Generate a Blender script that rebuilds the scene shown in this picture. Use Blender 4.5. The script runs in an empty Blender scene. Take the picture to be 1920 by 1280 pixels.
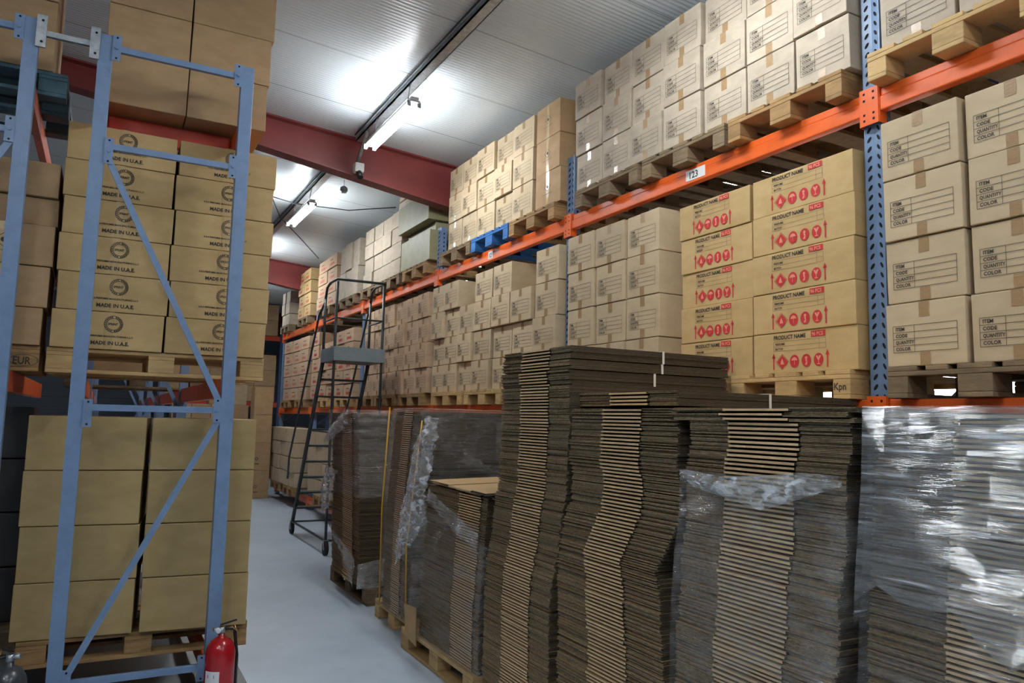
import bpy, bmesh, math, random
from mathutils import Vector, Matrix

random.seed(7)
sc = bpy.context.scene
COL = sc.collection

# ------------------------------------------------------------------ camera
EYE = 1.65
YAW, PITCH, ROLL, FPX = 0.495828, 0.103887, 0.0231899, 1409.9
_F = Vector((math.sin(YAW) * math.cos(PITCH), math.cos(YAW) * math.cos(PITCH), math.sin(PITCH)))
_R = Vector((math.cos(YAW), -math.sin(YAW), 0))
_U = _R.cross(_F)
_R2 = _R * math.cos(ROLL) + _U * math.sin(ROLL)
_U2 = -_R * math.sin(ROLL) + _U * math.cos(ROLL)
cam_d = bpy.data.cameras.new('camera')
cam_d.sensor_width = 36.0
cam_d.lens = FPX / 1920 * 36.0
cam_d.clip_start = 0.05
cam_d.clip_end = 100
cam = bpy.data.objects.new('camera', cam_d)
COL.objects.link(cam)
M = Matrix((( _R2.x, _U2.x, -_F.x, 0), (_R2.y, _U2.y, -_F.y, 0), (_R2.z, _U2.z, -_F.z, EYE), (0, 0, 0, 1)))
cam.matrix_world = M
sc.camera = cam

# ------------------------------------------------------------------ world, exposure
w = bpy.data.worlds.new('world'); sc.world = w; w.use_nodes = True
w.node_tree.nodes['Background'].inputs[0].default_value = (0.75, 0.85, 1.0, 1)
w.node_tree.nodes['Background'].inputs[1].default_value = 0.25
sc.view_settings.view_transform = 'Standard'
sc.view_settings.look = 'None'
sc.view_settings.gamma = 1.0
sc.view_settings.use_curve_mapping = False
sc.view_settings.exposure = 1.2
try:
    sc.cycles.use_denoising = True
    sc.cycles.max_bounces = 8
    sc.cycles.transparent_max_bounces = 24
    sc.cycles.sample_clamp_indirect = 6.0
    sc.cycles.caustics_reflective = False
    sc.cycles.caustics_refractive = False
except Exception:
    pass
TUBE_POWER = 60.0      # emission strength of each fluorescent tube

# ------------------------------------------------------------------ materials
def srgb(r, g, b):
    f = lambda c: (c / 255) / 12.92 if c / 255 <= 0.04045 else ((c / 255 + 0.055) / 1.055) ** 2.4
    return (f(r), f(g), f(b), 1)

class NT:
    def __init__(s, name):
        s.m = bpy.data.materials.new(name); s.m.use_nodes = True
        s.t = s.m.node_tree; s.b = s.t.nodes['Principled BSDF']; s.o = s.t.nodes['Material Output']
    def n(s, typ, **kw):
        x = s.t.nodes.new(typ)
        for k, v in kw.items():
            if k.startswith('i_'):
                key = k[2:]; key = int(key) if key.isdigit() else key.replace('_', ' ')
                x.inputs[key].default_value = v
            else: setattr(x, k, v)
        return x
    def l(s, a, b): s.t.links.new(a, b)

def mat(name, col, rough=0.6, metal=0.0, noise=0.0, nscale=20, stretch=(1, 1, 1), bump=0.0, rnd=0.0, coat=0, spec=0.5, col2=None, dscale=None, dirt=0.0, dirtcol=None):
    n = NT(name); b = n.b
    b.inputs['Roughness'].default_value = rough
    b.inputs['Metallic'].default_value = metal
    b.inputs['Specular IOR Level'].default_value = spec
    if coat: b.inputs['Coat Weight'].default_value = coat
    tc = n.n('ShaderNodeTexCoord'); mp = n.n('ShaderNodeMapping'); mp.inputs['Scale'].default_value = stretch
    n.l(tc.outputs['Object'], mp.inputs['Vector'])
    oi = n.n('ShaderNodeObjectInfo')
    add = n.n('ShaderNodeVectorMath', operation='ADD'); mul = n.n('ShaderNodeMath', operation='MULTIPLY'); mul.inputs[1].default_value = 37.0
    n.l(oi.outputs['Random'], mul.inputs[0]); n.l(mp.outputs[0], add.inputs[0]); n.l(mul.outputs[0], add.inputs[1])
    nz = n.n('ShaderNodeTexNoise', i_Scale=nscale, i_Detail=5.0, i_Roughness=0.6); n.l(add.outputs[0], nz.inputs['Vector'])
    mix = n.n('ShaderNodeMix', data_type='RGBA')
    c1 = col; c2 = col2 if col2 else tuple(max(0, c * (1 - noise)) for c in col[:3]) + (1,)
    mix.inputs[6].default_value = c1; mix.inputs[7].default_value = c2
    ramp = n.n('ShaderNodeMapRange', i_1=0.35, i_2=0.65); n.l(nz.outputs[0], ramp.inputs[0]); n.l(ramp.outputs[0], mix.inputs[0])
    out = mix.outputs[2]
    if dirt:
        nd = n.n('ShaderNodeTexNoise', i_Scale=dscale or 3.0, i_Detail=8.0, i_Roughness=0.7); n.l(add.outputs[0], nd.inputs['Vector'])
        r2 = n.n('ShaderNodeMapRange', i_1=0.5, i_2=0.72, i_4=dirt); n.l(nd.outputs[0], r2.inputs[0])
        m2 = n.n('ShaderNodeMix', data_type='RGBA'); m2.inputs[7].default_value = dirtcol or (0.05, 0.045, 0.04, 1)
        n.l(r2.outputs[0], m2.inputs[0]); n.l(out, m2.inputs[6]); out = m2.outputs[2]
    if rnd:
        hs = n.n('ShaderNodeHueSaturation'); mr = n.n('ShaderNodeMapRange', i_3=1 - rnd, i_4=1 + rnd * 0.6)
        n.l(oi.outputs['Random'], mr.inputs[0]); n.l(mr.outputs[0], hs.inputs['Value']); n.l(out, hs.inputs['Color']); out = hs.outputs[0]
    n.l(out, b.inputs['Base Color'])
    if bump:
        bp = n.n('ShaderNodeBump', i_Strength=bump, i_Distance=0.004); n.l(nz.outputs[0], bp.inputs['Height']); n.l(bp.outputs[0], b.inputs['Normal'])
    return n.m

def cardboard(name, col, col2, rnd=0.1, ribs=0.35):
    return mat(name, col, rough=0.72, noise=0.1, nscale=7, stretch=(1, 1, 2.0), bump=0.05, rnd=rnd, spec=0.25, col2=col2)

MAT = {}
MAT['tan'] = cardboard('tan_cardboard', srgb(202, 182, 150), srgb(192, 171, 140))
MAT['kraft'] = cardboard('yellow_kraft_cardboard', srgb(202, 172, 122), srgb(190, 160, 110), 0.07)
MAT['brown'] = cardboard('brown_cardboard', srgb(184, 152, 114), srgb(172, 141, 104), 0.08)
MAT['olive'] = cardboard('dull_yellow_cardboard', srgb(178, 154, 108), srgb(168, 144, 98), 0.06)
MAT['pink'] = cardboard('pinkish_cardboard', srgb(202, 172, 142), srgb(190, 158, 128), 0.1)
MAT['grey_card'] = cardboard('grey_cardboard', srgb(186, 172, 152), srgb(172, 158, 140), 0.1)
MAT['bin'] = mat('pale_olive_wrapped_carton', srgb(150, 144, 108), rough=0.5, noise=0.15, nscale=9, bump=0.15)
MAT['blackwrap'] = mat('dark_wrapped_carton', srgb(44, 40, 38), rough=0.5, noise=0.2, nscale=8, bump=0.1)  # near-black wrap, the cartons' own colour
MAT['tape'] = mat('packing_tape', srgb(170, 140, 104), rough=0.22, noise=0.15, nscale=30, stretch=(1, 1, 6), bump=0.3, spec=0.6)
MAT['tape_clear'] = mat('clear_packing_tape', srgb(196, 166, 116), rough=0.15, noise=0.06, nscale=30, bump=0.5, spec=0.7)
MAT['ink'] = mat('black_print', srgb(52, 45, 38), rough=0.7)
MAT['ink_thin'] = mat('fine_line_print', srgb(78, 68, 56), rough=0.7)
MAT['red_ink'] = mat('red_print', srgb(196, 48, 48), rough=0.65)
MAT['red_light'] = mat('red_print_cutout', srgb(226, 150, 122), rough=0.65)
MAT['paper'] = mat('white_paper', srgb(228, 228, 228), rough=0.4)
MAT['blue'] = mat('blue_painted_steel', srgb(116, 141, 175), rough=0.38, noise=0.1, nscale=14, bump=0.04, dirt=0.35, dscale=9, dirtcol=srgb(78, 94, 124))
MAT['blue_dark'] = mat('dark_blue_painted_steel', srgb(60, 78, 112), rough=0.35, noise=0.12, nscale=14)
MAT['orange'] = mat('orange_painted_steel', srgb(236, 104, 40), rough=0.34, noise=0.14, nscale=6, bump=0.03, dirt=0.3, dscale=5, dirtcol=srgb(150, 52, 24))
MAT['redbar'] = mat('red_orange_painted_steel', srgb(196, 70, 48), rough=0.35, noise=0.14, nscale=6)
MAT['galv'] = mat('galvanised_steel', srgb(176, 182, 186), rough=0.32, metal=0.7, noise=0.3, nscale=30, bump=0.05)
MAT['hole'] = mat('dark_hole', srgb(10, 12, 18), rough=0.9)
MAT['wood'] = mat('pale_pallet_wood', srgb(206, 172, 118), rough=0.8, noise=0.22, nscale=9, stretch=(1, 1, 5), bump=0.25, rnd=0.16, dirt=0.35, dscale=3, dirtcol=srgb(120, 92, 58))
MAT['wood_old'] = mat('weathered_pallet_wood', srgb(136, 116, 88), rough=0.88, noise=0.35, nscale=10, stretch=(1, 1, 5), bump=0.35, rnd=0.2, dirt=0.5, dscale=4, dirtcol=srgb(66, 54, 42))
MAT['wood_mid'] = mat('brown_pallet_wood', srgb(170, 134, 88), rough=0.84, noise=0.3, nscale=9, stretch=(1, 1, 5), bump=0.3, rnd=0.2, dirt=0.45, dscale=4, dirtcol=srgb(88, 66, 42))
MAT['wood_blue'] = mat('blue_painted_pallet_wood', srgb(40, 110, 178), rough=0.6, noise=0.25, nscale=10, bump=0.2, dirt=0.3, dscale=5, dirtcol=srgb(24, 62, 110))
MAT['wood_teal'] = mat('teal_painted_pallet_wood', srgb(78, 112, 124), rough=0.6, noise=0.35, nscale=10, bump=0.2, dirt=0.4, dscale=5, dirtcol=srgb(40, 66, 80))
MAT['ladder'] = mat('dark_grey_painted_tube', srgb(58, 64, 68), rough=0.4, noise=0.2, nscale=12)
MAT['ladder_plate'] = mat('grey_blue_painted_plate', srgb(136, 152, 158), rough=0.45, noise=0.12, nscale=8)
MAT['rubber'] = mat('black_rubber', srgb(26, 27, 28), rough=0.7)
MAT['rafter'] = mat('oxide_red_steel', srgb(134, 60, 58), rough=0.45, noise=0.18, nscale=3, bump=0.03)
MAT['plastic'] = mat('white_plastic', srgb(226, 228, 226), rough=0.4)
MAT['black'] = mat('black_plastic', srgb(18, 18, 20), rough=0.35)
MAT['cable'] = mat('dark_cable', srgb(22, 22, 26), rough=0.6)
MAT['ext_red'] = mat('glossy_red_paint', srgb(170, 16, 26), rough=0.22, coat=0.4)
MAT['ext_dark'] = mat('dark_grey_paint', srgb(58, 60, 66), rough=0.3, coat=0.3)
MAT['brass'] = mat('brass', srgb(186, 150, 96), rough=0.3, metal=0.8)
MAT['strap_y'] = mat('yellow_strap', srgb(206, 158, 52), rough=0.4)
MAT['strap_w'] = mat('white_strap', srgb(232, 230, 224), rough=0.4)
# flattened cartons
MAT['flute'] = mat('corrugated_cut_edge', srgb(158, 138, 108), rough=0.9, noise=0.45, nscale=60, stretch=(1, 1, 3.0), bump=0.5, rnd=0.25, col2=srgb(104, 88, 66), dirt=0.6, dscale=16, dirtcol=srgb(66, 56, 42))
MAT['fold'] = mat('kraft_folded_edge', srgb(228, 194, 148), rough=0.75, noise=0.15, nscale=20, rnd=0.12, bump=0.1)
MAT['side'] = mat('shaded_brown_board_edge', srgb(84, 72, 54), rough=0.9, noise=0.35, nscale=30, stretch=(1, 1, 4), rnd=0.2, bump=0.3)  # brown darkened to paint in the shade on the stack sides
MAT['board'] = mat('kraft_board_face', srgb(190, 156, 110), rough=0.75, noise=0.08, nscale=6, rnd=0.08)

def emission(name, col, s):
    n = NT(name); n.t.nodes.remove(n.b)
    e = n.n('ShaderNodeEmission'); e.inputs[0].default_value = col; e.inputs[1].default_value = s
    n.l(e.outputs[0], n.o.inputs[0]); return n.m
MAT['tube'] = emission('lit_fluorescent_tube', (0.92, 0.97, 1.0, 1), TUBE_POWER)
MAT['daylight'] = emission('daylight_behind_window', (1.0, 0.93, 0.85, 1), 7.0)

def film_mat(name, vis, scale, stretch, rough=0.1, bump=0.6, white=0.12, dist=0.02, streak=0.5, thr=0.55, mlo=0.45, blob=0.35, glc=1.0):
    """clear stretch film: transparent, a glossy wrinkled coat, and whitened creases that also paint in highlights"""
    n = NT(name); n.t.nodes.remove(n.b)
    tc = n.n('ShaderNodeTexCoord'); mp = n.n('ShaderNodeMapping'); mp.inputs['Scale'].default_value = stretch
    n.l(tc.outputs['Object'], mp.inputs[0])
    nz = n.n('ShaderNodeTexNoise', i_Scale=scale, i_Detail=6.0, i_Roughness=0.65, i_Distortion=0.6); n.l(mp.outputs[0], nz.inputs[0])
    nz2 = n.n('ShaderNodeTexNoise', i_Scale=scale * blob, i_Detail=4.0, i_Distortion=1.2); n.l(mp.outputs[0], nz2.inputs[0])
    nr = n.n('ShaderNodeTexNoise', noise_type='RIDGED_MULTIFRACTAL', i_Scale=scale * 0.5, i_Detail=5.0, i_Distortion=0.8); n.l(mp.outputs[0], nr.inputs[0])
    bp = n.n('ShaderNodeBump', i_Strength=bump, i_Distance=dist); n.l(nz.outputs[0], bp.inputs['Height'])
    tr = n.n('ShaderNodeBsdfTransparent'); tr.inputs[0].default_value = (0.95, 0.955, 0.96, 1)
    gl = n.n('ShaderNodeBsdfGlossy', i_Roughness=rough); gl.inputs[0].default_value = (glc, glc, glc, 1); n.l(bp.outputs[0], gl.inputs['Normal'])
    df = n.n('ShaderNodeBsdfDiffuse'); df.inputs[0].default_value = (0.84, 0.87, 0.90, 1)
    sk = n.n('ShaderNodeMapRange', i_1=thr, i_2=thr + 0.35, i_3=0.0, i_4=1.0); n.l(nr.outputs[0], sk.inputs[0])
    md = n.n('ShaderNodeMapRange', i_1=mlo, i_2=mlo + 0.25); n.l(nz2.outputs[0], md.inputs[0])
    st = n.n('ShaderNodeMath', operation='MULTIPLY'); n.l(sk.outputs[0], st.inputs[0]); n.l(md.outputs[0], st.inputs[1])
    wf = n.n('ShaderNodeMapRange', i_3=white, i_4=0.75); n.l(st.outputs[0], wf.inputs[0])  # crease white doubles as painted thin highlights
    m1 = n.n('ShaderNodeMixShader'); n.l(wf.outputs[0], m1.inputs[0]); n.l(gl.outputs[0], m1.inputs[1]); n.l(df.outputs[0], m1.inputs[2])
    mr = n.n('ShaderNodeMapRange', i_1=0.38, i_2=0.66, i_3=vis * 0.35, i_4=min(1, vis * 1.5)); n.l(nz2.outputs[0], mr.inputs[0])
    ad = n.n('ShaderNodeMath', operation='MULTIPLY_ADD'); ad.inputs[1].default_value = streak; ad.use_clamp = True; n.l(st.outputs[0], ad.inputs[0]); n.l(mr.outputs[0], ad.inputs[2])
    m2 = n.n('ShaderNodeMixShader'); n.l(ad.outputs[0], m2.inputs[0]); n.l(tr.outputs[0], m2.inputs[1]); n.l(m1.outputs[0], m2.inputs[2])
    n.l(m2.outputs[0], n.o.inputs[0]); return n.m
MAT['film'] = film_mat('clear_stretch_film', 0.15, 16, (1, 1, 2.6), bump=0.9, white=0.15, streak=0.6, thr=0.30)
MAT['film_mid'] = film_mat('taut_stretch_film', 0.16, 12, (0.4, 0.4, 5.0), rough=0.11, bump=1.0, white=0.10, dist=0.05, streak=0.7, thr=0.32)
MAT['film_heavy'] = film_mat('thick_wrinkled_stretch_film', 0.38, 24, (0.20, 0.20, 3.6), rough=0.12, bump=1.0, white=0.22, dist=0.08, streak=1.0, thr=0.15, mlo=0.30, blob=0.8, glc=0.5)
MAT['film_fold'] = film_mat('folded_layers_of_film', 0.55, 22, (1, 0.7, 1.3), rough=0.09, bump=1.0, white=0.4, dist=0.05, streak=1.0, thr=0.1, mlo=0.25, blob=1.1)
MAT['film_loose'] = film_mat('bunched_loose_film', 0.42, 22, (1, 1, 0.8), rough=0.1, bump=1.0, white=0.35, dist=0.04, streak=0.9, thr=0.2)

# ------------------------------------------------------------------ mesh builder
class MB:
    def __init__(s): s.v = []; s.f = []; s.mi = []; s.smooth = []
    def poly(s, pts, mi=0, smooth=False):
        k = len(s.v); s.v += [tuple(p) for p in pts]; s.f.append(tuple(range(k, k + len(pts)))); s.mi.append(mi); s.smooth.append(smooth)
    def hexa(s, p, mi=0, mis=None):
        k = len(s.v); s.v += [tuple(q) for q in p]
        for i, f in enumerate(((0, 3, 2, 1), (4, 5, 6, 7), (0, 1, 5, 4), (1, 2, 6, 5), (2, 3, 7, 6), (3, 0, 4, 7))):
            s.f.append(tuple(k + a for a in f)); s.mi.append(mis[i] if mis else mi); s.smooth.append(False)
    def box(s, a, b, mi=0, mis=None):
        x0, y0, z0 = a; x1, y1, z1 = b
        s.hexa([(x0, y0, z0), (x1, y0, z0), (x1, y1, z0), (x0, y1, z0), (x0, y0, z1), (x1, y0, z1), (x1, y1, z1), (x0, y1, z1)], mi, mis)
    def bar(s, p, q, wd, ht, mi=0, up=(0, 0, 1)):
        p = Vector(p); q = Vector(q); d = (q - p).normalized(); up = Vector(up)
        sd = d.cross(up)
        if sd.length < 1e-4: sd = d.cross(Vector((1, 0, 0)))
        sd.normalize(); u = sd.cross(d).normalized(); sd *= wd / 2; u *= ht / 2
        s.hexa([p - sd - u, p + sd - u, q + sd - u, q - sd - u, p - sd + u, p + sd + u, q + sd + u, q - sd + u], mi)
    def tube(s, pts, r, n=10, mi=0, caps=True):
        pts = [Vector(p) for p in pts]; rs = r if isinstance(r, (list, tuple)) else [r] * len(pts); rings = []
        prev = None
        for i, p in enumerate(pts):
            d = (pts[min(i + 1, len(pts) - 1)] - pts[max(i - 1, 0)]).normalized()
            if prev is None:
                a = d.cross(Vector((0, 0, 1)));
                if a.length < 1e-3: a = d.cross(Vector((1, 0, 0)))
            else: a = prev - d * prev.dot(d)
            a.normalize(); prev = a; b = d.cross(a)
            k = len(s.v); s.v += [tuple(p + (a * math.cos(t) + b * math.sin(t)) * rs[i]) for t in [2 * math.pi * j / n for j in range(n)]]; rings.append(k)
        for a, b in zip(rings, rings[1:]):
            for j in range(n):
                s.f.append((a + j, a + (j + 1) % n, b + (j + 1) % n, b + j)); s.mi.append(mi); s.smooth.append(True)
        if caps:
            s.f.append(tuple(rings[0] + j for j in reversed(range(n)))); s.mi.append(mi); s.smooth.append(False)
            s.f.append(tuple(rings[-1] + j for j in range(n))); s.mi.append(mi); s.smooth.append(False)
    def lathe(s, prof, n=28, c=(0, 0, 0), mi=0):
        k0 = len(s.v)
        for r, z in prof:
            s.v += [(c[0] + r * math.cos(2 * math.pi * j / n), c[1] + r * math.sin(2 * math.pi * j / n), c[2] + z) for j in range(n)]
        for i in range(len(prof) - 1):
            for j in range(n):
                a = k0 + i * n; b = a + n
                s.f.append((a + j, a + (j + 1) % n, b + (j + 1) % n, b + j)); s.mi.append(mi); s.smooth.append(True)
    def grid(s, g, mi=0):
        k = len(s.v); nr = len(g); nc = len(g[0])
        for row in g: s.v += [tuple(p) for p in row]
        for i in range(nr - 1):
            for j in range(nc - 1):
                s.f.append((k + i * nc + j, k + i * nc + j + 1, k + (i + 1) * nc + j + 1, k + (i + 1) * nc + j)); s.mi.append(mi); s.smooth.append(True)
    def flat(s, tris2d, m, mi):
        """tris2d = (verts, faces) in the plane; m maps (u, v) to 3D"""
        vs, fs = tris2d; k = len(s.v); s.v += [tuple(m(u, v)) for u, v in vs]
        for f in fs: s.f.append(tuple(k + i for i in f)); s.mi.append(mi); s.smooth.append(False)
    def mesh(s, name, mats):
        me = bpy.data.meshes.new(name); me.from_pydata(s.v, [], s.f)
        for m in mats: me.materials.append(MAT[m] if isinstance(m, str) else m)
        me.polygons.foreach_set('material_index', s.mi); me.polygons.foreach_set('use_smooth', s.smooth); me.update(); return me
    def build(s, name, mats, parent=None, loc=None, bevel=0):
        if isinstance(mats, str): mats = [mats]
        o = bpy.data.objects.new(name, s.mesh(name, mats)); COL.objects.link(o)
        if parent is not None: o.parent = parent
        if loc: o.location = loc
        if bevel:
            b = o.modifiers.new('bevel', 'BEVEL'); b.width = bevel; b.segments = 2; b.limit_method = 'ANGLE'
        return o

def link_new(name, me, parent=None, loc=(0, 0, 0), rz=0):
    o = bpy.data.objects.new(name, me); COL.objects.link(o); o.parent = parent; o.location = loc; o.rotation_euler = (0, 0, rz); return o
def empty(name, loc=(0, 0, 0), rz=0):
    o = bpy.data.objects.new(name, None); COL.objects.link(o); o.location = loc; o.rotation_euler = (0, 0, rz); o.empty_display_size = 0.1; return o
def tag(o, label=None, cat=None, group=None, kind=None):
    if label: o['label'] = label
    if cat: o['category'] = cat
    if group: o['group'] = group
    if kind: o['kind'] = kind
    return o
def struct(o): o['kind'] = 'structure'; return o
KIDS = {}
def copy_tree(o, parent=None):
    c = o.copy(); COL.objects.link(c); c.parent = parent
    for ch in KIDS.get(o.name, []): copy_tree(ch, c)
    return c
def register(root):
    for ch in root.children_recursive:
        KIDS.setdefault(ch.parent.name, []).append(ch)

_txt = {}
def text2d(body, size, bold=0.0):
    key = (body, size, bold)
    if key in _txt: return _txt[key]
    cu = bpy.data.curves.new('t', 'FONT'); cu.body = body; cu.size = size; cu.offset = bold; cu.resolution_u = 2
    o = bpy.data.objects.new('t', cu); COL.objects.link(o)
    bpy.context.view_layer.update()
    me = bpy.data.meshes.new_from_object(o.evaluated_get(bpy.context.evaluated_depsgraph_get()))
    vs = [(v.co.x, v.co.y) for v in me.vertices]; fs = [tuple(p.vertices) for p in me.polygons]
    bpy.data.objects.remove(o); bpy.data.curves.remove(cu); bpy.data.meshes.remove(me)
    _txt[key] = (vs, fs); return _txt[key]
def shift(t, du, dv, sx=1.0):
    return ([(u * sx + du, v + dv) for u, v in t[0]], t[1])
def rect(u0, v0, u1, v1): return ([(u0, v0), (u1, v0), (u1, v1), (u0, v1)], [(0, 1, 2, 3)])
def disc(cu, cv, r, n=20, ry=None): return ([(cu + r * math.cos(2 * math.pi * i / n), cv + (ry or r) * math.sin(2 * math.pi * i / n)) for i in range(n)], [tuple(range(n))])
def ring(cu, cv, r0, r1, n=28):
    vs = []; fs = []
    for i in range(n):
        a = 2 * math.pi * i / n; vs += [(cu + r0 * math.cos(a), cv + r0 * math.sin(a)), (cu + r1 * math.cos(a), cv + r1 * math.sin(a))]
    for i in range(n):
        j = (i + 1) % n; fs.append((2 * i, 2 * i + 1, 2 * j + 1, 2 * j))
    return vs, fs
def pl(*p): return (list(p), [tuple(range(len(p)))])

# ------------------------------------------------------------------ cartons
# local frame: u = along the printed face, v = up, the printed face looks to -X ('W') or -Y ('S')
def facemap(face, w_, d_, off=0.0025):
    if face == 'W': return lambda u, v: (-d_ / 2 - off, w_ / 2 - u, v)
    return lambda u, v: (u - w_ / 2, -d_ / 2 - off, v)

def print_item(mb, m, w_, h_, hi=False):
    L, Rr = 0.09 * w_, 0.90 * w_; mid = 0.37 * w_
    b = 0.22 * h_ if not hi else 0.30 * h_; rh = 0.105 * h_; t = 0.0022
    for i in range(5): mb.flat(rect(L, b + i * rh - t / 2, Rr, b + i * rh + t / 2), m, 2)
    for u in (L, mid, Rr): mb.flat(rect(u - t / 2, b, u + t / 2, b + 4 * rh), m, 2)
    for i, s_ in enumerate(('COLOR', 'QUANTITY', 'CODE', 'ITEM')):
        mb.flat(shift(text2d(s_, 0.022, 0.0006), L + 0.012, b + i * rh + 0.008, 0.80 if s_ == 'QUANTITY' else 0.95), lambda u, v: m(u, v), 1)
def print_product(mb, m, w_, h_):
    s = w_ / 0.74; u0 = 0.22 * w_; top = h_ - 0.012
    mb.flat(shift(text2d('PRODUCT NAME', 0.031, 0.0008), u0, top - 0.025, 0.9), m, 1)
    mb.flat(rect(u0 + 0.275 * s, top - 0.026, u0 + 0.375 * s, top + 0.004), m, 3)
    mb.flat(shift(text2d('96 PCS', 0.027, 0.0006), u0 + 0.28 * s, top - 0.021, 0.9), lambda u, v: (m(u, v)[0] - 0.0006, m(u, v)[1], m(u, v)[2]), 4)
    t = 0.0014; r = u0 + 0.375 * s; b0 = top - 0.036
    for i in range(3): mb.flat(rect(u0, b0 - i * 0.026 - t, r, b0 - i * 0.026), m, 2)
    for u in (u0, r - 0.045 * s, r): mb.flat(rect(u, b0 - 0.052, u + t, b0), m, 2)
    mb.flat(shift(text2d('PERFUME', 0.016, 0.0005), u0 + 0.012, b0 - 0.020), m, 1)
    mb.flat(shift(text2d('BATCH', 0.016, 0.0005), u0 + 0.012, b0 - 0.046), m, 1)
    cv = 0.062; m2 = lambda u, v: (m(u, v)[0] - 0.0006, m(u, v)[1], m(u, v)[2])
    def arrow(u):
        mb.flat(rect(u - 0.004, cv - 0.042, u + 0.004, cv + 0.03), m, 3); mb.flat(pl((u - 0.012, cv + 0.022), (u + 0.012, cv + 0.022), (u, cv + 0.05)), m, 3)
    arrow(u0 + 0.0); arrow(u0 + 0.385 * s)
    c = u0 + 0.065 * s; a = 0.036
    mb.flat(pl((c, cv - a), (c + a, cv), (c, cv + a), (c - a, cv)), m, 3)
    for q in ((-1, -1), (-1, 1), (1, -1), (1, 1)):
        mb.flat(pl((c + q[0] * 0.044, cv), (c, cv + q[1] * 0.044), (c, cv + q[1] * 0.0405), (c + q[0] * 0.0405, cv)), m, 3)
    mb.flat(pl((c - 0.012, cv - 0.014), (c + 0.012, cv - 0.014), (c + 0.006, cv + 0.004), (c, cv + 0.019), (c - 0.009, cv + 0.003)), m2, 4)
    cs = [u0 + k * s for k in (0.155, 0.24, 0.325)]
    for c in cs: mb.flat(disc(c, cv, 0.030, 22, 0.034), m, 3)
    c = cs[0]; mb.flat(pl((c - 0.021, cv + 0.004), (c + 0.021, cv + 0.004), (c + 0.013, cv + 0.017), (c, cv + 0.022), (c - 0.013, cv + 0.017)), m2, 4); mb.flat(rect(c - 0.0015, cv - 0.02, c + 0.0015, cv + 0.004), m2, 4)
    c = cs[1]; mb.flat(disc(c, cv + 0.014, 0.008), m2, 4); mb.flat(pl((c - 0.004, cv - 0.006), (c + 0.008, cv - 0.006), (c + 0.004, cv + 0.006), (c - 0.006, cv + 0.006)), m2, 4); mb.flat(pl((c - 0.010, cv - 0.024), (c + 0.004, cv - 0.024), (c + 0.008, cv - 0.008), (c - 0.001, cv - 0.008)), m2, 4)
    c = cs[2]; mb.flat(pl((c - 0.004, cv - 0.002), (c + 0.004, cv - 0.002), (c + 0.017, cv + 0.021), (c + 0.004, cv + 0.021), (c - 0.002, cv + 0.010), (c - 0.004, cv + 0.021), (c - 0.017, cv + 0.021)), m2, 4); mb.flat(rect(c - 0.002, cv - 0.02, c + 0.002, cv - 0.002), m2, 4); mb.flat(rect(c - 0.010, cv - 0.024, c + 0.010, cv - 0.020), m2, 4)
def print_emblem(mb, m, w_, h_):
    c = 0.54 * w_; cv = 0.68 * h_
    mb.flat(ring(c, cv, 0.0335, 0.0365), m, 1); mb.flat(ring(c, cv, 0.047, 0.050), m, 1)
    n = 26
    for i in range(n):
        if i % 13 in (6,): continue
        a = 2 * math.pi * i / n; a2 = a + 2 * math.pi / n * 0.62
        mb.flat(pl(*[(c + r * math.cos(x), cv + r * math.sin(x)) for r, x in ((0.038, a), (0.0458, a), (0.0458, a2), (0.038, a2))]), m, 1)
    mb.flat(shift(text2d('SPRINT', 0.019, 0.0006), c - 0.030, cv - 0.0065, 0.86), m, 1)
    mb.flat(shift(text2d('A.R.S PERFUMES MANUFACTURING L.L.C', 0.0145, 0.0004), c - 0.150, 0.325 * h_, 0.98), m, 1)
    mb.flat(shift(text2d('MADE IN U.A.E.', 0.030, 0.0009), c - 0.112, 0.12 * h_, 0.98), m, 1)
def print_diamond(mb, m, w_, h_):
    c = 0.5 * w_; cv = 0.55 * h_
    for q in ((-1, -1), (-1, 1), (1, -1), (1, 1)): mb.flat(pl((c + q[0] * 0.05, cv), (c, cv + q[1] * 0.04), (c, cv + q[1] * 0.036), (c + q[0] * 0.045, cv)), m, 1)
    mb.flat(disc(c, cv, 0.014), m, 1); mb.flat(rect(c - 0.075, cv - 0.062, c + 0.075, cv - 0.059), m, 2)
def print_redblur(mb, m, w_, h_):
    for i in range(4): mb.flat(disc(w_ * (0.34 + 0.12 * i), 0.30 * h_, 0.022, 12, 0.026), m, 3)
    mb.flat(rect(w_ * 0.30, 0.62 * h_, w_ * 0.62, 0.68 * h_), m, 2)
def print_ring(mb, m, w_, h_):
    mb.flat(ring(w_ * 0.28, 0.42 * h_, 0.020, 0.030, 16), m, 1); mb.flat(rect(w_ * 0.18, 0.22 * h_, w_ * 0.42, 0.25 * h_), m, 1)

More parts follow.
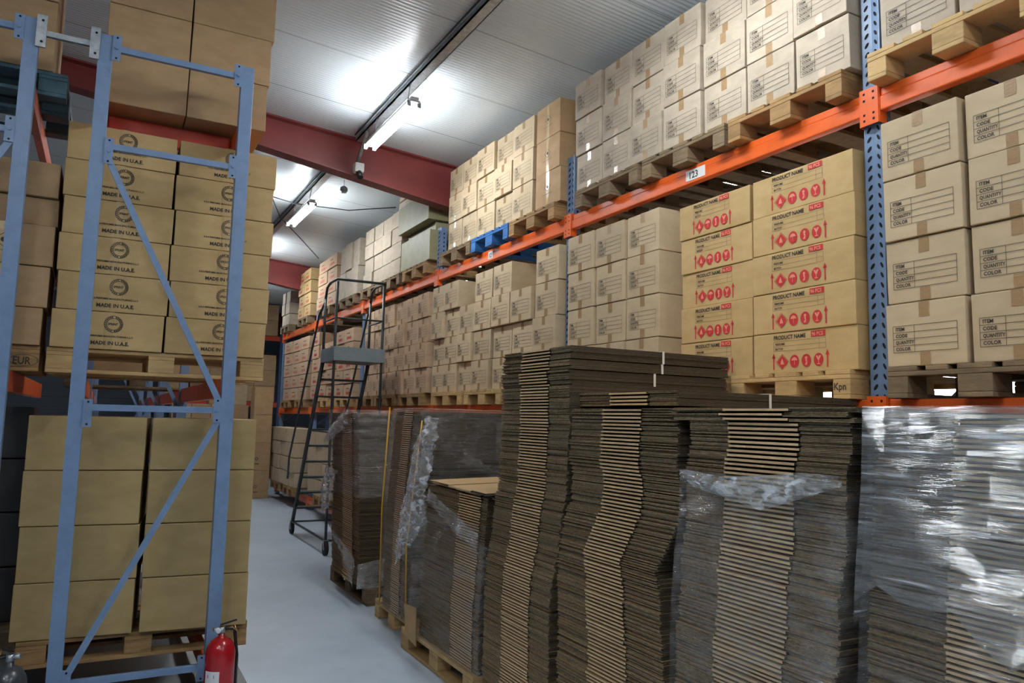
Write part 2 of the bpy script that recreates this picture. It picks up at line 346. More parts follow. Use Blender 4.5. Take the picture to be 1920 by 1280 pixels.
PRINTS = dict(item=print_item, product=print_product, emblem=print_emblem, diamond=print_diamond, redblur=print_redblur, ring=print_ring)
_cartons = {}
def carton_mesh(w_, d_, h_, board, prn, face='W', var=0):
    key = (round(w_, 3), round(d_, 3), round(h_, 3), board, prn, face, var)
    if key in _cartons: return _cartons[key]
    rr = random.Random(hash((round(w_, 3), round(h_, 3), var)) & 0xffff)
    hx, hy = (d_ / 2, w_ / 2) if face == 'W' else (w_ / 2, d_ / 2)
    j = lambda a=0.0025: rr.uniform(-a, a)
    mb = MB(); c = []
    for z in (0, h_):
        for sx, sy in ((-1, -1), (1, -1), (1, 1), (-1, 1)):
            c.append([sx * hx + (0 if face == 'W' and sx < 0 else j()), sy * hy + (0 if face == 'S' and sy < 0 else j()), z + (j(0.002) if z else 0)])
    mb.hexa(c)
    me0 = mb.mesh('carton', [board]); bm = bmesh.new(); bm.from_mesh(me0)
    bmesh.ops.bevel(bm, geom=bm.edges[:], offset=0.005, segments=2, affect='EDGES', profile=0.6)
    bm.to_mesh(me0); bm.free(); me0.name = 'carton'
    out = MB(); out.v = [tuple(v.co) for v in me0.vertices]; out.f = [tuple(p.vertices) for p in me0.polygons]; out.mi = [0] * len(out.f); out.smooth = [False] * len(out.f)
    if prn: PRINTS[prn](out, facemap(face, w_, d_), w_, h_)
    bpy.data.meshes.remove(me0)
    me = out.mesh('carton', [board, 'ink', 'ink_thin', 'red_ink', 'red_light']); _cartons[key] = me; return me
_tapes = {}
def tape_mesh(w_, d_, h_, face, style):
    key = (round(w_, 3), round(d_, 3), round(h_, 3), face, style)
    if key in _tapes: return _tapes[key]
    mb = MB(); m = facemap(face, w_, d_, 0.0016); tw = 0.048
    c = w_ * 0.5
    if style == 'full': mb.flat(rect(c - tw / 2, 0.002, c + tw / 2, h_ - 0.002), m, 0)
    else:
        mb.flat(rect(c - tw / 2, h_ * 0.76, c + tw / 2, h_ - 0.003), m, 0); mb.flat(rect(c - tw / 2, 0.003, c + tw / 2, h_ * 0.21), m, 0)
    if face == 'W': mb.box((-d_ / 2, -tw / 2, h_ - 0.001), (d_ / 2, tw / 2, h_ + 0.0008))
    else: mb.box((-tw / 2, -d_ / 2, h_ - 0.001), (tw / 2, d_ / 2, h_ + 0.0008))
    me = mb.mesh('packing_tape', ['tape_clear' if style == 'full' else 'tape']); _tapes[key] = me; return me

ORD = ['bottom', 'second', 'third', 'fourth', 'fifth', 'sixth']
def rowname(i, n):
    if i == 0: return 'bottom row'
    if i == n - 1: return 'top row'
    return ORD[i] + ' row up'
COLN = ['first', 'second', 'third', 'fourth', 'fifth', 'sixth', 'seventh', 'eighth', 'ninth', 'tenth']

def put_carton(face, cx, cy, z, w_, d_, h_, board, prn, label, group, tape=None, rz=0, var=0):
    o = link_new('carton', carton_mesh(w_, d_, h_, board, prn, face, var), None, (cx, cy, z), rz)
    tag(o, label, 'carton', group)
    if tape: link_new('packing_tape', tape_mesh(w_, d_, h_, face, tape), o)
    return o

def wall_of_cartons(edges, z0, h_, nrows, board, prn, desc, place, group, front=3.24, depth=0.56, tape=None, jit=0.006, order=None, fx=None):
    """edges: list of (y_near, y_far[, rows]) columns facing the aisle on the right-hand rack"""
    n = 0
    for ci, e in enumerate(edges):
        y0, y1 = e[0], e[1]; nr = e[2] if len(e) > 2 else nrows
        for r in range(nr):
            wv = (y1 - y0) - 0.010
            far_ = min(1, max(0, y0 - 5) / 8); hh = h_ - 0.006 - .006 * far_
            dx = random.uniform(-jit, jit) * (1.6 + far_) + (fx(ci, r) if fx else 0); rz = random.uniform(-0.008, 0.008)
            cn = COLN[ci] + ' column' if len(edges) > 1 else ''
            lab = f"{desc}, {rowname(r, nr)}, {cn} {place}".replace(' ,', ',').replace(',  ', ', ').replace(' , ', ', ').strip()
            put_carton('W', front + depth / 2 + dx, (y0 + y1) / 2 + random.uniform(-0.002, 0.002), z0 + r * h_, wv, depth, hh, board, prn, lab, group, tape, rz, random.randrange(3))

# ------------------------------------------------------------------ pallets
def make_pallet(wood, label, lx=1.2, ly=0.8, stamp=None, name='pallet'):
    """boards of the deck run along X (lx); front of the load looks to -X.  Base at z=0, height .144"""
    root = empty(name); tag(root, label, 'pallet')
    def part(nm, a, b, mats=wood):
        mb = MB(); mb.box(a, b); o = mb.build(nm, mats, root, bevel=0.003); return o
    bw = [0.145, 0.10, 0.145, 0.10, 0.145]; gap = (ly - sum(bw)) / 4; y = -ly / 2
    for b_ in bw: part('deck_board', (-lx / 2, y, 0.122), (lx / 2, y + b_, 0.144)); y += b_ + gap
    for cx, wx in ((-lx / 2 + 0.0725, 0.145), (0, 0.145), (lx / 2 - 0.0725, 0.145)):
        part('cross_board', (cx - wx / 2, -ly / 2, 0.1), (cx + wx / 2, ly / 2, 0.1215))
        for cy, wy in ((-ly / 2 + 0.05, 0.10), (0, 0.145), (ly / 2 - 0.05, 0.10)):
            part('block', (cx - wx / 2 + 0.001, cy - wy / 2, 0.0225), (cx + wx / 2 - 0.001, cy + wy / 2, 0.0995))
    for cy, wy in ((-ly / 2 + 0.05, 0.10), (0, 0.145), (ly / 2 - 0.05, 0.10)):
        part('bottom_board', (-lx / 2, cy - wy / 2, 0), (lx / 2, cy + wy / 2, 0.022))
    if stamp:
        mb = MB(); mb.flat(shift(text2d(stamp, 0.06, 0.001), -0.055, 0.038, 0.8), lambda u, v: (lx / 2 - 0.0725 + u, -ly / 2 - 0.002, v), 0)
        mb.flat(ring(0, 0.06, 0.062, 0.066, 24), lambda u, v: (lx / 2 - 0.0725 + u * 1.05, -ly / 2 - 0.002, 0.06 + (v - 0.06) * 0.5), 0)
        mb.build('burnt_stamp', 'ink', root)
    register(root); return root
PAL = {}
def pallet(wood, x, y, z, label, rz=0.0, group=None, stamp=None):
    key = (wood, stamp)
    if key not in PAL:
        PAL[key] = make_pallet(wood, label, stamp=stamp); o = PAL[key]
    else: o = copy_tree(PAL[key])
    o.location = (x, y, z); o.rotation_euler = (0, 0, rz); tag(o, label, 'pallet', group or 'wooden pallets under the loads'); return o

#==BODY==
# ================================================================== STRUCTURE
RS = 0.0787                                   # roof slope, falling towards +X
def roof_z(x): return 4.81 - RS * x
X0, X1, Y0, Y1 = -7.0, 6.9, -6.0, 24.0

nf = NT('sealed_concrete_floor'); b = nf.b
tc = nf.n('ShaderNodeTexCoord'); n1 = nf.n('ShaderNodeTexNoise', i_Scale=0.9, i_Detail=8.0, i_Roughness=0.6); n2 = nf.n('ShaderNodeTexNoise', i_Scale=7.0, i_Detail=8.0, i_Roughness=0.75)
nf.l(tc.outputs['Object'], n1.inputs[0]); nf.l(tc.outputs['Object'], n2.inputs[0])
mx = nf.n('ShaderNodeMix', data_type='RGBA'); mx.inputs[6].default_value = srgb(174, 188, 202); mx.inputs[7].default_value = srgb(192, 204, 216)
mr = nf.n('ShaderNodeMapRange', i_1=0.35, i_2=0.65); nf.l(n1.outputs[0], mr.inputs[0]); nf.l(mr.outputs[0], mx.inputs[0])
mx2 = nf.n('ShaderNodeMix', data_type='RGBA'); mx2.inputs[7].default_value = srgb(150, 160, 172)
mr2 = nf.n('ShaderNodeMapRange', i_1=0.55, i_2=0.8, i_4=0.5); nf.l(n2.outputs[0], mr2.inputs[0]); nf.l(mr2.outputs[0], mx2.inputs[0]); nf.l(mx.outputs[2], mx2.inputs[6]); nf.l(mx2.outputs[2], b.inputs['Base Color'])
mr3 = nf.n('ShaderNodeMapRange', i_3=0.28, i_4=0.5); nf.l(n2.outputs[0], mr3.inputs[0]); nf.l(mr3.outputs[0], b.inputs['Roughness'])
MAT['floor'] = nf.m

def ribbed(name, col, rough, rib, joint, axis='Y', dist=0.006):
    n = NT(name); b = n.b; b.inputs['Base Color'].default_value = col; b.inputs['Roughness'].default_value = rough
    tc = n.n('ShaderNodeTexCoord'); sp = n.n('ShaderNodeSeparateXYZ'); n.l(tc.outputs['Object'], sp.inputs[0])
    a = n.n('ShaderNodeMath', operation='MULTIPLY'); a.inputs[1].default_value = 1.0 / rib; n.l(sp.outputs[axis], a.inputs[0])
    fr = n.n('ShaderNodeMath', operation='PINGPONG'); fr.inputs[1].default_value = 0.5; n.l(a.outputs[0], fr.inputs[0])
    sm = n.n('ShaderNodeMapRange', interpolation_type='SMOOTHSTEP', i_1=0.12, i_2=0.38); n.l(fr.outputs[0], sm.inputs[0])
    j = n.n('ShaderNodeMath', operation='MULTIPLY'); j.inputs[1].default_value = 1.0 / joint; n.l(sp.outputs[axis], j.inputs[0])
    jf = n.n('ShaderNodeMath', operation='PINGPONG'); jf.inputs[1].default_value = 0.5; n.l(j.outputs[0], jf.inputs[0])
    js = n.n('ShaderNodeMapRange', i_1=0.0, i_2=0.012, i_3=1.0, i_4=0.0); n.l(jf.outputs[0], js.inputs[0])
    mixc = n.n('ShaderNodeMix', data_type='RGBA'); mixc.inputs[6].default_value = col; mixc.inputs[7].default_value = tuple(c * 0.45 for c in col[:3]) + (1,)
    n.l(js.outputs[0], mixc.inputs[0]); n.l(mixc.outputs[2], b.inputs['Base Color'])
    nz = n.n('ShaderNodeTexNoise', i_Scale=1.3, i_Detail=3.0); n.l(tc.outputs['Object'], nz.inputs[0])
    ad = n.n('ShaderNodeMath', operation='MULTIPLY_ADD'); ad.inputs[1].default_value = 0.6; n.l(nz.outputs[0], ad.inputs[0]); n.l(sm.outputs[0], ad.inputs[2])
    bp = n.n('ShaderNodeBump', i_Strength=0.5, i_Distance=dist); n.l(ad.outputs[0], bp.inputs['Height']); n.l(bp.outputs[0], b.inputs['Normal'])
    return n.m
MAT['ceil'] = ribbed('white_ribbed_roof_panel', srgb(208, 216, 220), 0.27, 0.042, 1.0)
MAT['wallp'] = ribbed('grey_ribbed_wall_panel', srgb(104, 112, 124), 0.5, 0.09, 1.0, 'Z')
MAT['wallx'] = ribbed('grey_ribbed_side_wall_panel', srgb(104, 112, 124), 0.5, 0.09, 1.0, 'Z')

m = MB(); m.box((X0, Y0, -0.1), (X1, Y1, 0.0)); struct(m.build('floor', 'floor'))
m = MB(); m.hexa([(X0, Y0, roof_z(X0)), (X1, Y0, roof_z(X1)), (X1, Y1, roof_z(X1)), (X0, Y1, roof_z(X0)), (X0, Y0, roof_z(X0) + .1), (X1, Y0, roof_z(X1) + .1), (X1, Y1, roof_z(X1) + .1), (X0, Y1, roof_z(X0) + .1)])
struct(m.build('ceiling', 'ceil'))
def wall(nm, x0, y0, x1, y1, mt='wallp'):
    m = MB(); m.hexa([(x0, y0, 0), (x1, y0, 0), (x1, y1, 0), (x0, y1, 0), (x0, y0, roof_z(x0)), (x1, y0, roof_z(x1)), (x1, y1, roof_z(x1)), (x0, y1, roof_z(x0))])
    return struct(m.build(nm, mt))
wall('wall_left', X0 - .1, Y0, X0, Y1); wall('wall_back', X0, Y0 - .1, X1, Y0); wall('wall_far', X0, Y1, X1, Y1 + .1)
# right wall with a low ribbon window
m = MB(); rz = roof_z(X1)
for a, b2 in (((X1, Y0, 0), (X1 + .1, Y1, 1.94)), ((X1, Y0, 2.16), (X1 + .1, Y1, rz)), ((X1, Y0, 1.94), (X1 + .1, 2.6, 2.16)), ((X1, 6.2, 1.94), (X1 + .1, Y1, 2.16))): m.box(a, b2)
struct(m.build('wall_right', 'wallp'))
m = MB(); m.box((X1 + .06, 2.6, 1.94), (X1 + .08, 6.2, 2.16)); win = struct(m.build('window_1', 'daylight'))
m = MB()
for y in (2.6, 3.5, 4.4, 5.3, 6.17): m.box((X1 + .01, y, 1.94), (X1 + .05, y + .03, 2.16))
m.build('window_frame', 'plastic', win)

# rafters: tapered I sections across the building
def rafter(y, nm_n):
    m = MB()
    xs = [-3.2, -1.0, 1.2, 3.34, 5.2, 6.85]; zb = [4.93, 4.66, 4.36, 4.04, 3.80, 3.6]
    for (a, za), (c, zc) in zip(zip(xs, zb), list(zip(xs, zb))[1:]):
        m.hexa([(a, y - .006, za), (c, y - .006, zc), (c, y + .006, zc), (a, y + .006, za), (a, y - .006, roof_z(a) - .002), (c, y - .006, roof_z(c) - .002), (c, y + .006, roof_z(c) - .002), (a, y + .006, roof_z(a) - .002)])
        m.hexa([(a, y - .09, za), (c, y - .09, zc), (c, y + .09, zc), (a, y + .09, za), (a, y - .09, za + .014), (c, y - .09, zc + .014), (c, y + .09, zc + .014), (a, y + .09, za + .014)])
        m.hexa([(a, y - .09, roof_z(a) - .018), (c, y - .09, roof_z(c) - .018), (c, y + .09, roof_z(c) - .018), (a, y + .09, roof_z(a) - .018), (a, y - .09, roof_z(a) - .003), (c, y - .09, roof_z(c) - .003), (c, y + .09, roof_z(c) - .003), (a, y + .09, roof_z(a) - .003)])
    return struct(m.build('trim_%d' % nm_n, 'rafter'))
for i, y in enumerate((0.9, 7.8, 14.7, 21.6)): rafter(y, i + 1)

# light rail under the roof
for k, (ya, yb) in enumerate(((-5.5, 7.69), (7.91, 14.59))):
    m = MB(); m.box((2.195, ya, 4.585), (2.285, yb, 4.60)); m.box((2.195, ya, 4.585), (2.203, yb, 4.628)); m.box((2.277, ya, 4.585), (2.285, yb, 4.628))
    rail = m.build('cable_rail', 'galv')
    tag(rail, ['long galvanised rail under the roof, this side of the first red rafter', 'galvanised rail under the roof, beyond the first red rafter'][k], 'cable rail')
    m = MB(); m.tube([(2.16, ya + 0.3, 4.615), (2.16, (ya + yb) / 2, 4.612), (2.16, yb - 0.1, 4.615)], 0.008, 6); m.build('wire', 'cable', rail)

# fluorescent fittings
lampn = {6.48: 'bright twin tube light hung before the nearest red rafter', 10.05: 'second twin tube light, hung beyond the nearest red rafter',
         13.5: 'twin tube light of the main aisle, furthest before the second rafter', 17.2: 'twin tube light at the far end of the main aisle'}
FIX = None
def fixture(x, y, z, label, rot=0.0, hang=0.26):
    global FIX
    if FIX is None:
        r = empty('tube_light')
        m = MB(); m.box((-.048, -.63, .032), (.048, .63, .05)); m.box((-.035, -.63, .05), (.035, .63, .078)); m.build('batten', 'plastic', r, bevel=.004)
        for s in (-1, 1):
            m = MB(); m.tube([(s * .045, -.595, 0.012), (s * .045, .595, 0.012)], .014, 12); m.build('tube', 'tube', r)
            for e in (-1, 1):
                m = MB(); m.box((s * .045 - .017, e * .60 - .006, -.006), (s * .045 + .017, e * .60 + .014 * e + .006, .045)); m.build('lamp_holder', 'galv', r)
        for e in (-1, 1):
            m = MB(); m.tube([(-.0, e * .45, .075), (.015, e * .45, .28)], .004, 6); m.tube([(.0, e * .45 + .03, .075), (.03, e * .45 + .03, .28)], .004, 6); m.build('hanger', 'galv', r)
        register(r); FIX = r; o = r
    else: o = copy_tree(FIX)
    o.location = (x, y, z); o.rotation_euler = (0, 0, rot); tag(o, label, 'light', 'fluorescent tube lights')
for y, lb in lampn.items(): fixture(2.17, y, 4.30, lb)
for x, y, lb in ((2.17, 3.0, 'twin tube light above the near bay of stacked cartons'), (2.17, -0.5, 'twin tube light just behind the viewpoint, right side'), (2.17, -4.0, 'twin tube light near the back wall, right side'),
                 (-0.9, 0.9, 'twin tube light above the front of the grey blue frames'), (-0.9, -2.2, 'added twin tube light behind the viewpoint, left side'), (-2.9, 0.2, 'twin tube light in the left hand cross aisle'),  # left lamp behind the viewpoint is unseen, added to brighten the lower stacks
                 (5.7, 5.2, 'twin tube light behind the right hand racking, nearer one'), (5.7, 12.0, 'twin tube light behind the right hand racking, further one')):
    fixture(x, y, 4.18 if x > 5 else 4.42 if x < 2 else 4.3, lb)

# brace, camera, detector, loose cables
m = MB(); m.bar((2.20, 7.30, 4.56), (2.22, 7.68, 4.33), .03, .03); tag(m.build('diagonal_brace', 'galv'), 'short pale steel brace between the light rail and the red rafter', 'brace')
cam_r = empty('security_camera', (2.22, 7.62, 4.20)); tag(cam_r, 'small white security camera on the lower edge of the nearest rafter', 'camera')
m = MB(); m.box((-.05, -.05, .02), (.05, .05, .12)); m.build('housing', 'plastic', cam_r, bevel=.012)
m = MB(); m.tube([(0, -.02, .02), (0.01, -.05, -.045)], [.034, .03], 14); m.build('lens', 'black', cam_r)
m = MB(); m.lathe([(0, .0), (.035, .005), (.05, .035), (.045, .07), (.02, .09), (0, .092)], 20, (2.49, 9.15, 4.44)); m.tube([(2.49, 9.15, 4.52), (2.49, 9.15, 4.61)], .004, 6)
tag(m.build('ceiling_detector', 'galv'), 'small grey ball shaped detector hanging below the roof beyond the nearest rafter', 'detector')
m = MB(); m.tube([(1.86, 10.45, 4.60), (2.1, 11.1, 4.52), (2.6, 12.0, 4.46), (3.2, 13.2, 4.42)], .008, 6); tag(m.build('loose_cable', 'cable'), 'dark cable sagging down to the right under the roof past the second light', 'cable')
m = MB(); m.tube([(1.2, 9.9, 4.56), (2.1, 10.15, 4.49), (2.8, 10.0, 4.47), (3.34, 9.6, 4.50)], .007, 6); tag(m.build('loose_cable', 'cable'), 'dark cable running level towards the topmost carton of the upper tier', 'cable')

# ================================================================== RIGHT RACK
POSTS = [-0.44, 2.36, 5.16, 7.96, 10.76, 13.56, 16.36]
PN = ['blue upright frame right of the view edge', 'nearest blue perforated upright frame of the right rack', 'second blue upright frame of the right rack, behind the bare flat stack',
      'third blue upright frame of the right rack, beside the wrapped pale block', 'fourth upright frame of the right rack, seen through the platform rails',
      'fifth upright frame of the right rack, left of the platform steps', 'last upright frame at the far end of the right rack']
def perforated_post(name, parent, x, h_, holes=True, mt='blue'):
    """open C section 0.1 wide along Y with two folded columns of slots on the aisle face"""
    m = MB(); t = 0.004
    m.box((x, -.05, 0), (x + .07, -.05 + t, h_), 0); m.box((x, .05 - t, 0), (x + .07, .05, h_), 0)
    m.poly([(x, -.05, 0), (x + .012, 0, 0), (x + .012, 0, h_), (x, -.05, h_)][::-1], 0); m.poly([(x + .012, 0, 0), (x, .05, 0), (x, .05, h_), (x + .012, 0, h_)][::-1], 0)
    if holes:
        z = 0.1
        while z < h_ - .05:
            for s in (-1, 1):
                pts = []
                for k in range(8):
                    a = 2 * math.pi * k / 8; u = .0085 * math.cos(a); v = .016 * math.sin(a)
                    yy = s * .025 + u + s * (-v * 0.45); pts.append((x + .012 * (1 - abs(yy) / .05) - .0012, yy, z + v))
                m.poly(pts if s > 0 else pts, 1)
            z += .05
        z = .12
        while z < h_ - .05:
            m.poly([(x + .03, -.0512, z), (x + .045, -.0512, z), (x + .045, -.0512, z + .02), (x + .03, -.0512, z + .02)], 1); z += .05
    return m.build(name, [mt, 'hole'], parent)
for i, y in enumerate(POSTS):
    h_ = 4.42 if i in (0, 1) else 3.86
    r = empty('rack_upright_frame', (0, y, 0)); tag(r, PN[i], 'rack frame', 'upright frames of the right rack')
    perforated_post('post', r, 3.315, h_, holes=i < 4); perforated_post('post', r, 4.30, h_, holes=False, mt='blue_dark')
    for k in range(int((h_ - .4) / .62)):
        za = .25 + k * .62; p, q = ((3.39, 0, za), (4.30, 0, za + .56)) if k % 2 == 0 else ((4.30, 0, za), (3.39, 0, za + .56))
        m = MB(); m.bar(p, q, .03, .03); m.build('diagonal_brace', 'blue_dark', r)
    for za in (.18, 3.7): m = MB(); m.bar((3.39, 0, za), (4.30, 0, za), .03, .04); m.build('cross_brace', 'blue_dark', r)
    for xx in (3.35, 4.33): m = MB(); m.box((xx - .06, -.07, 0), (xx + .06, .07, .006)); m.build('foot_plate', 'blue_dark', r)

LV = {'upper': 3.34, 'middle': 1.79, 'floor': .22}
BAYN = ['nearest bay at the right edge', 'bay left of the nearest blue post', 'bay left of the second blue post', 'bay behind the platform steps', 'fifth bay, left of the steps', 'last bay at the far end']
def beam(x, y0, y1, ztop, label, front=True, mt='orange'):
    r = empty('rack_beam', (x, y0, ztop)); tag(r, label, 'beam', 'orange load beams of the right rack')
    L = y1 - y0; s = 1 if front else -1; m = MB()
    # stepped box section: upper part set back, lower part forward, with a rounded lip
    m.box((0, .055, -.045), (s * .045, L - .055, 0)); m.box((-s * .008, .055, -.118), (s * .045, L - .055, -.045))
    m.build('beam_body', mt, r, bevel=.006)
    for yy in (.0, L):
        a = 0.0 if yy == 0 else L - .052
        m = MB(); m.box((-s * .016, a, -.175), (-s * .011, a + .052, .015)); m.box((-s * .011, (a if yy == 0 else a), -.175), (s * .04, (a + .004 if yy == 0 else a + .004), .015)) if False else None
        for zz in (-.155, -.125, -.05, -.015):
            m.poly([(-s * .0165, a + .02, zz), (-s * .0165, a + .032, zz), (-s * .0165, a + .032, zz + .012), (-s * .0165, a + .02, zz + .012)], 1)
        yy2 = .052 if yy == 0 else L - .056
        m.box((-s * .011, yy2, -.175), (s * .045, yy2 + .004, .015)); m.build('end_connector', [mt, 'hole'], r)
    return r
for lv, z in LV.items():
    for i in range(6):
        bm_ = beam(3.303, POSTS[i], POSTS[i + 1], z, f'orange {lv} level beam facing the aisle, {BAYN[i]}')
        beam(4.36, POSTS[i], POSTS[i + 1], z, f'orange {lv} level beam at the back of the rack, {BAYN[i]}', front=False)
        if lv == 'upper' and i in (1, 2):
            m = MB(); yc = 1.27 if i == 1 else 1.42
            m.box((-.0105, yc - .09, -.10), (-.0085, yc + .09, -.03), 0) if i == 1 else m.box((-.0105, yc - .05, -.10), (-.0085, yc + .05, -.025), 0)
            tx = '123' if i == 1 else '12'
            m.flat(shift(text2d(tx, .062, .0015), -.065 if i == 1 else -.035, -.088), lambda u, v: (-.0112, yc - u, v), 1)
            m.build('number_tag', ['paper', 'ink'], bm_)

def rp(wood, y, lv, label, fx=3.215, rz=0.0): return pallet(wood, fx + .6, y, LV[lv] + .001, label, rz)
# ---- upper tier pallets
rp('wood', 1.90, 'upper', 'pale pallet on the upper beam, highest one at the top right corner', 3.20)
rp('wood_mid', 2.86, 'upper', 'brown pallet on the upper beam, first one left of the nearest post')
rp('wood_old', 3.69, 'upper', 'weathered pallet on the upper beam, second one left of the nearest post')
rp('wood_old', 4.54, 'upper', 'weathered pallet on the upper beam, third left of the nearest post')
rp('wood_mid', 5.66, 'upper', 'brown pallet on the upper beam, just left of the second post')
rp('wood_blue', 6.48, 'upper', 'bright blue pallet on the upper beam')
rp('wood_old', 7.31, 'upper', 'weathered pallet on the upper beam, left of the blue pallet')
rp('wood_mid', 8.50, 'upper', 'brown pallet under the pale wrapped block on the upper beam')
rp('wood_old', 9.42, 'upper', 'weathered pallet on the upper beam, left of the pale wrapped block')
rp('wood_old', 10.25, 'upper', 'weathered pallet on the upper beam, behind the platform handrail')
rp('wood_old', 11.35, 'upper', 'grey pallet on the upper beam, below the tall two row cartons')
rp('wood_old', 12.75, 'upper', 'grey pallet on the upper beam, below the four row cartons')
rp('wood_old', 14.3, 'upper', 'grey pallet on the upper beam, below the yellowish red marked cartons')
rp('wood_old', 15.88, 'upper', 'grey pallet on the upper beam, last at the far end')
# ---- middle tier pallets
rp('wood_old', 1.85, 'middle', 'dark weathered pallet at the right edge, above the wrapped stack')
pk = rp('wood', 2.85, 'middle', 'new pale pallet under the red printed cartons, nearer one')
m = MB(); m.flat(shift(text2d('Kpn', .05, .001), -.045, .045, .9), lambda u, v: (-.6005, -.35 - u, v), 0); m.build('handwritten_mark', 'ink', pk)
rp('wood', 3.70, 'middle', 'new pale pallet under the red printed cartons, further one')
rp('wood_mid', 4.62, 'middle', 'pallet hidden low behind the bare flat stacks, right of the second post')
rp('wood_mid', 5.66, 'middle', 'pallet on the middle beam, just left of the second post')
rp('wood', 6.55, 'middle', 'pale pallet on the middle beam, above the wrapped stacks, right one')
rp('wood', 7.42, 'middle', 'pale pallet on the middle beam, above the wrapped stacks, left one')
rp('wood_mid', 8.50, 'middle', 'pallet on the middle beam, beyond the third post')
rp('wood_mid', 9.42, 'middle', 'pallet on the middle beam, second beyond the third post')
rp('wood_mid', 10.25, 'middle', 'pallet on the middle beam, right of the fourth post')
rp('wood', 11.4, 'middle', 'pallet on the middle beam, seen between the steps')
rp('wood', 12.6, 'middle', 'pallet on the middle beam, left of the steps')
rp('wood_mid', 14.2, 'middle', 'pallet on the middle beam in the last bay, right one')
rp('wood_mid', 15.5, 'middle', 'pallet on the middle beam in the last bay, left one')
# ---- floor tier
rp('wood_mid', 12.0, 'floor', 'pallet on the bottom beam, seen through the steps', 3.10)
rp('wood_mid', 14.05, 'floor', 'pallet on the bottom beam, left of the steps, nearer one', 3.05)
rp('wood_mid', 15.2, 'floor', 'pallet on the bottom beam at the far end', 3.05)

# ---- cartons, upper tier
ZU, ZM = 3.486, 1.936
G = 'form printed cartons on the upper tier'
wall_of_cartons([(1.875, 2.25), (1.49, 1.865)], ZU, .30, 3, 'grey_card', 'item', 'form printed carton', 'of top right corner', G, tape='ends')
wall_of_cartons([(2.42, 2.77), (2.775, 3.13), (3.135, 3.50), (3.505, 3.875), (3.88, 4.24), (4.245, 4.60), (4.62, 4.985)], ZU, .30, 3, 'grey_card', 'item',
                'form printed carton', 'left of nearest post, upper tier', G, tape='ends', jit=.012)
for r in range(3):
    put_carton('W', 3.52, 5.415, ZU + r * .302, .40, .56, .299, 'brown', 'diamond', f'brown carton with shiny clear tape, {rowname(r, 3)}, beside the second post top', 'brown taped cartons by the second post', 'full', random.uniform(-.02, .02))
wall_of_cartons([(5.65, 6.035), (6.045, 6.405), (6.41, 6.805), (6.81, 7.165), (7.17, 7.525)], ZU, .302, 3, 'tan', 'item',
                'form printed carton', 'left of second post, upper tier', G, tape='ends', jit=.01)
# small pale cartons in the third and fourth upper bays
wall_of_cartons([(9.03, 9.42), (9.43, 9.80), (9.81, 10.18), (10.19, 10.58)], ZU, .215, 4, 'grey_card', None, 'plain greyish carton', 'left of the wrapped block', 'greyish cartons beyond the third post', depth=.5)
wall_of_cartons([(10.88, 11.22), (11.23, 11.56), (11.57, 11.9)], ZU, .43, 2, 'grey_card', None, 'tall pale carton', 'beyond the platform rail, upper tier', 'tall pale cartons on the upper tier', depth=.5)
wall_of_cartons([(12.12, 12.7), (12.71, 13.3)], ZU, .215, 4, 'pink', 'redblur', 'pinkish red marked carton', 'of the four row stack, upper tier', 'red marked cartons on the far upper tier', depth=.5)
wall_of_cartons([(13.85, 14.35), (14.36, 14.80)], ZU, .225, 4, 'kraft', 'redblur', 'yellowish red marked carton', 'left of the pinkish stack, upper tier', 'yellow red marked cartons on the far upper tier', depth=.5)
wall_of_cartons([(15.62, 16.0), (16.01, 16.30)], ZU, .24, 3, 'grey_card', None, 'pale carton', 'at the far end, upper tier', 'pale cartons at the far end', depth=.5)
put_carton('W', 3.5, 8.95, ZU + 4 * .215 + .108, .5, .5, .058, 'grey_card', None, 'flat pale carton lying topmost on the upper tier, under the rafter', 'pale cartons by the wrapped block')
put_carton('W', 3.52, 9.0, ZU + 4 * .215 + .001, .55, .5, .105, 'grey_card', None, 'pale carton just below the topmost flat one, upper tier', 'pale cartons by the wrapped block')
# wrapped pale block: three large cartons in film
for k, (z, h_, wv, f) in enumerate(((ZU, .36, .95, 3.22), (ZU + .365, .10, .9, 3.30), (ZU + .47, .34, 1.02, 3.18))):
    put_carton('W', f + .3, 8.5, z, wv, .6, h_, 'bin', None, ['large pale olive carton, bottom one of the wrapped block', 'thin pale olive carton in the middle of the wrapped block', 'large pale olive carton, overhanging top of the wrapped block'][k], 'pale olive cartons beside the third post')

# ---- cartons, middle tier
GM = 'form printed cartons on the middle tier'
wall_of_cartons([(1.875, 2.255), (1.48, 1.865)], ZM, .297, 4, 'tan', 'item', 'large form printed carton', 'right of nearest post, eye level', GM, tape='ends', jit=.012)
def red_stack(y0, y1, nm, fr):
    for r in range(5):
        put_carton('W', fr + .30 + random.uniform(-.008, .008), (y0 + y1) / 2 + random.uniform(-.006, .006), ZM + r * .2245, y1 - y0, .6, .222, 'kraft', 'product', f'red printed yellow kraft carton, {rowname(r, 5)}, {nm} stack beside nearest post', 'red printed cartons left of the nearest post', None, random.uniform(-.01, .01), random.randrange(3))
red_stack(2.425, 3.095, 'wider right', 3.235); red_stack(3.115, 3.725, 'narrower left', 3.255)
wall_of_cartons([(3.93, 4.295), (4.31, 4.68), (4.69, 5.06)], ZM, .297, 4, 'tan', 'item', 'form printed carton', 'right of second post, middle tier', GM, tape='ends', jit=.008)
wall_of_cartons([(5.22, 5.60, 4), (5.63, 6.02, 3), (6.03, 6.405, 4), (6.44, 6.83, 4), (6.84, 7.18, 3), (7.19, 7.56, 4), (7.57, 7.90, 4)], ZM, .297, 4, 'tan', 'item',
                'form printed carton', 'left of second post, middle tier', GM, tape='ends', jit=.012)
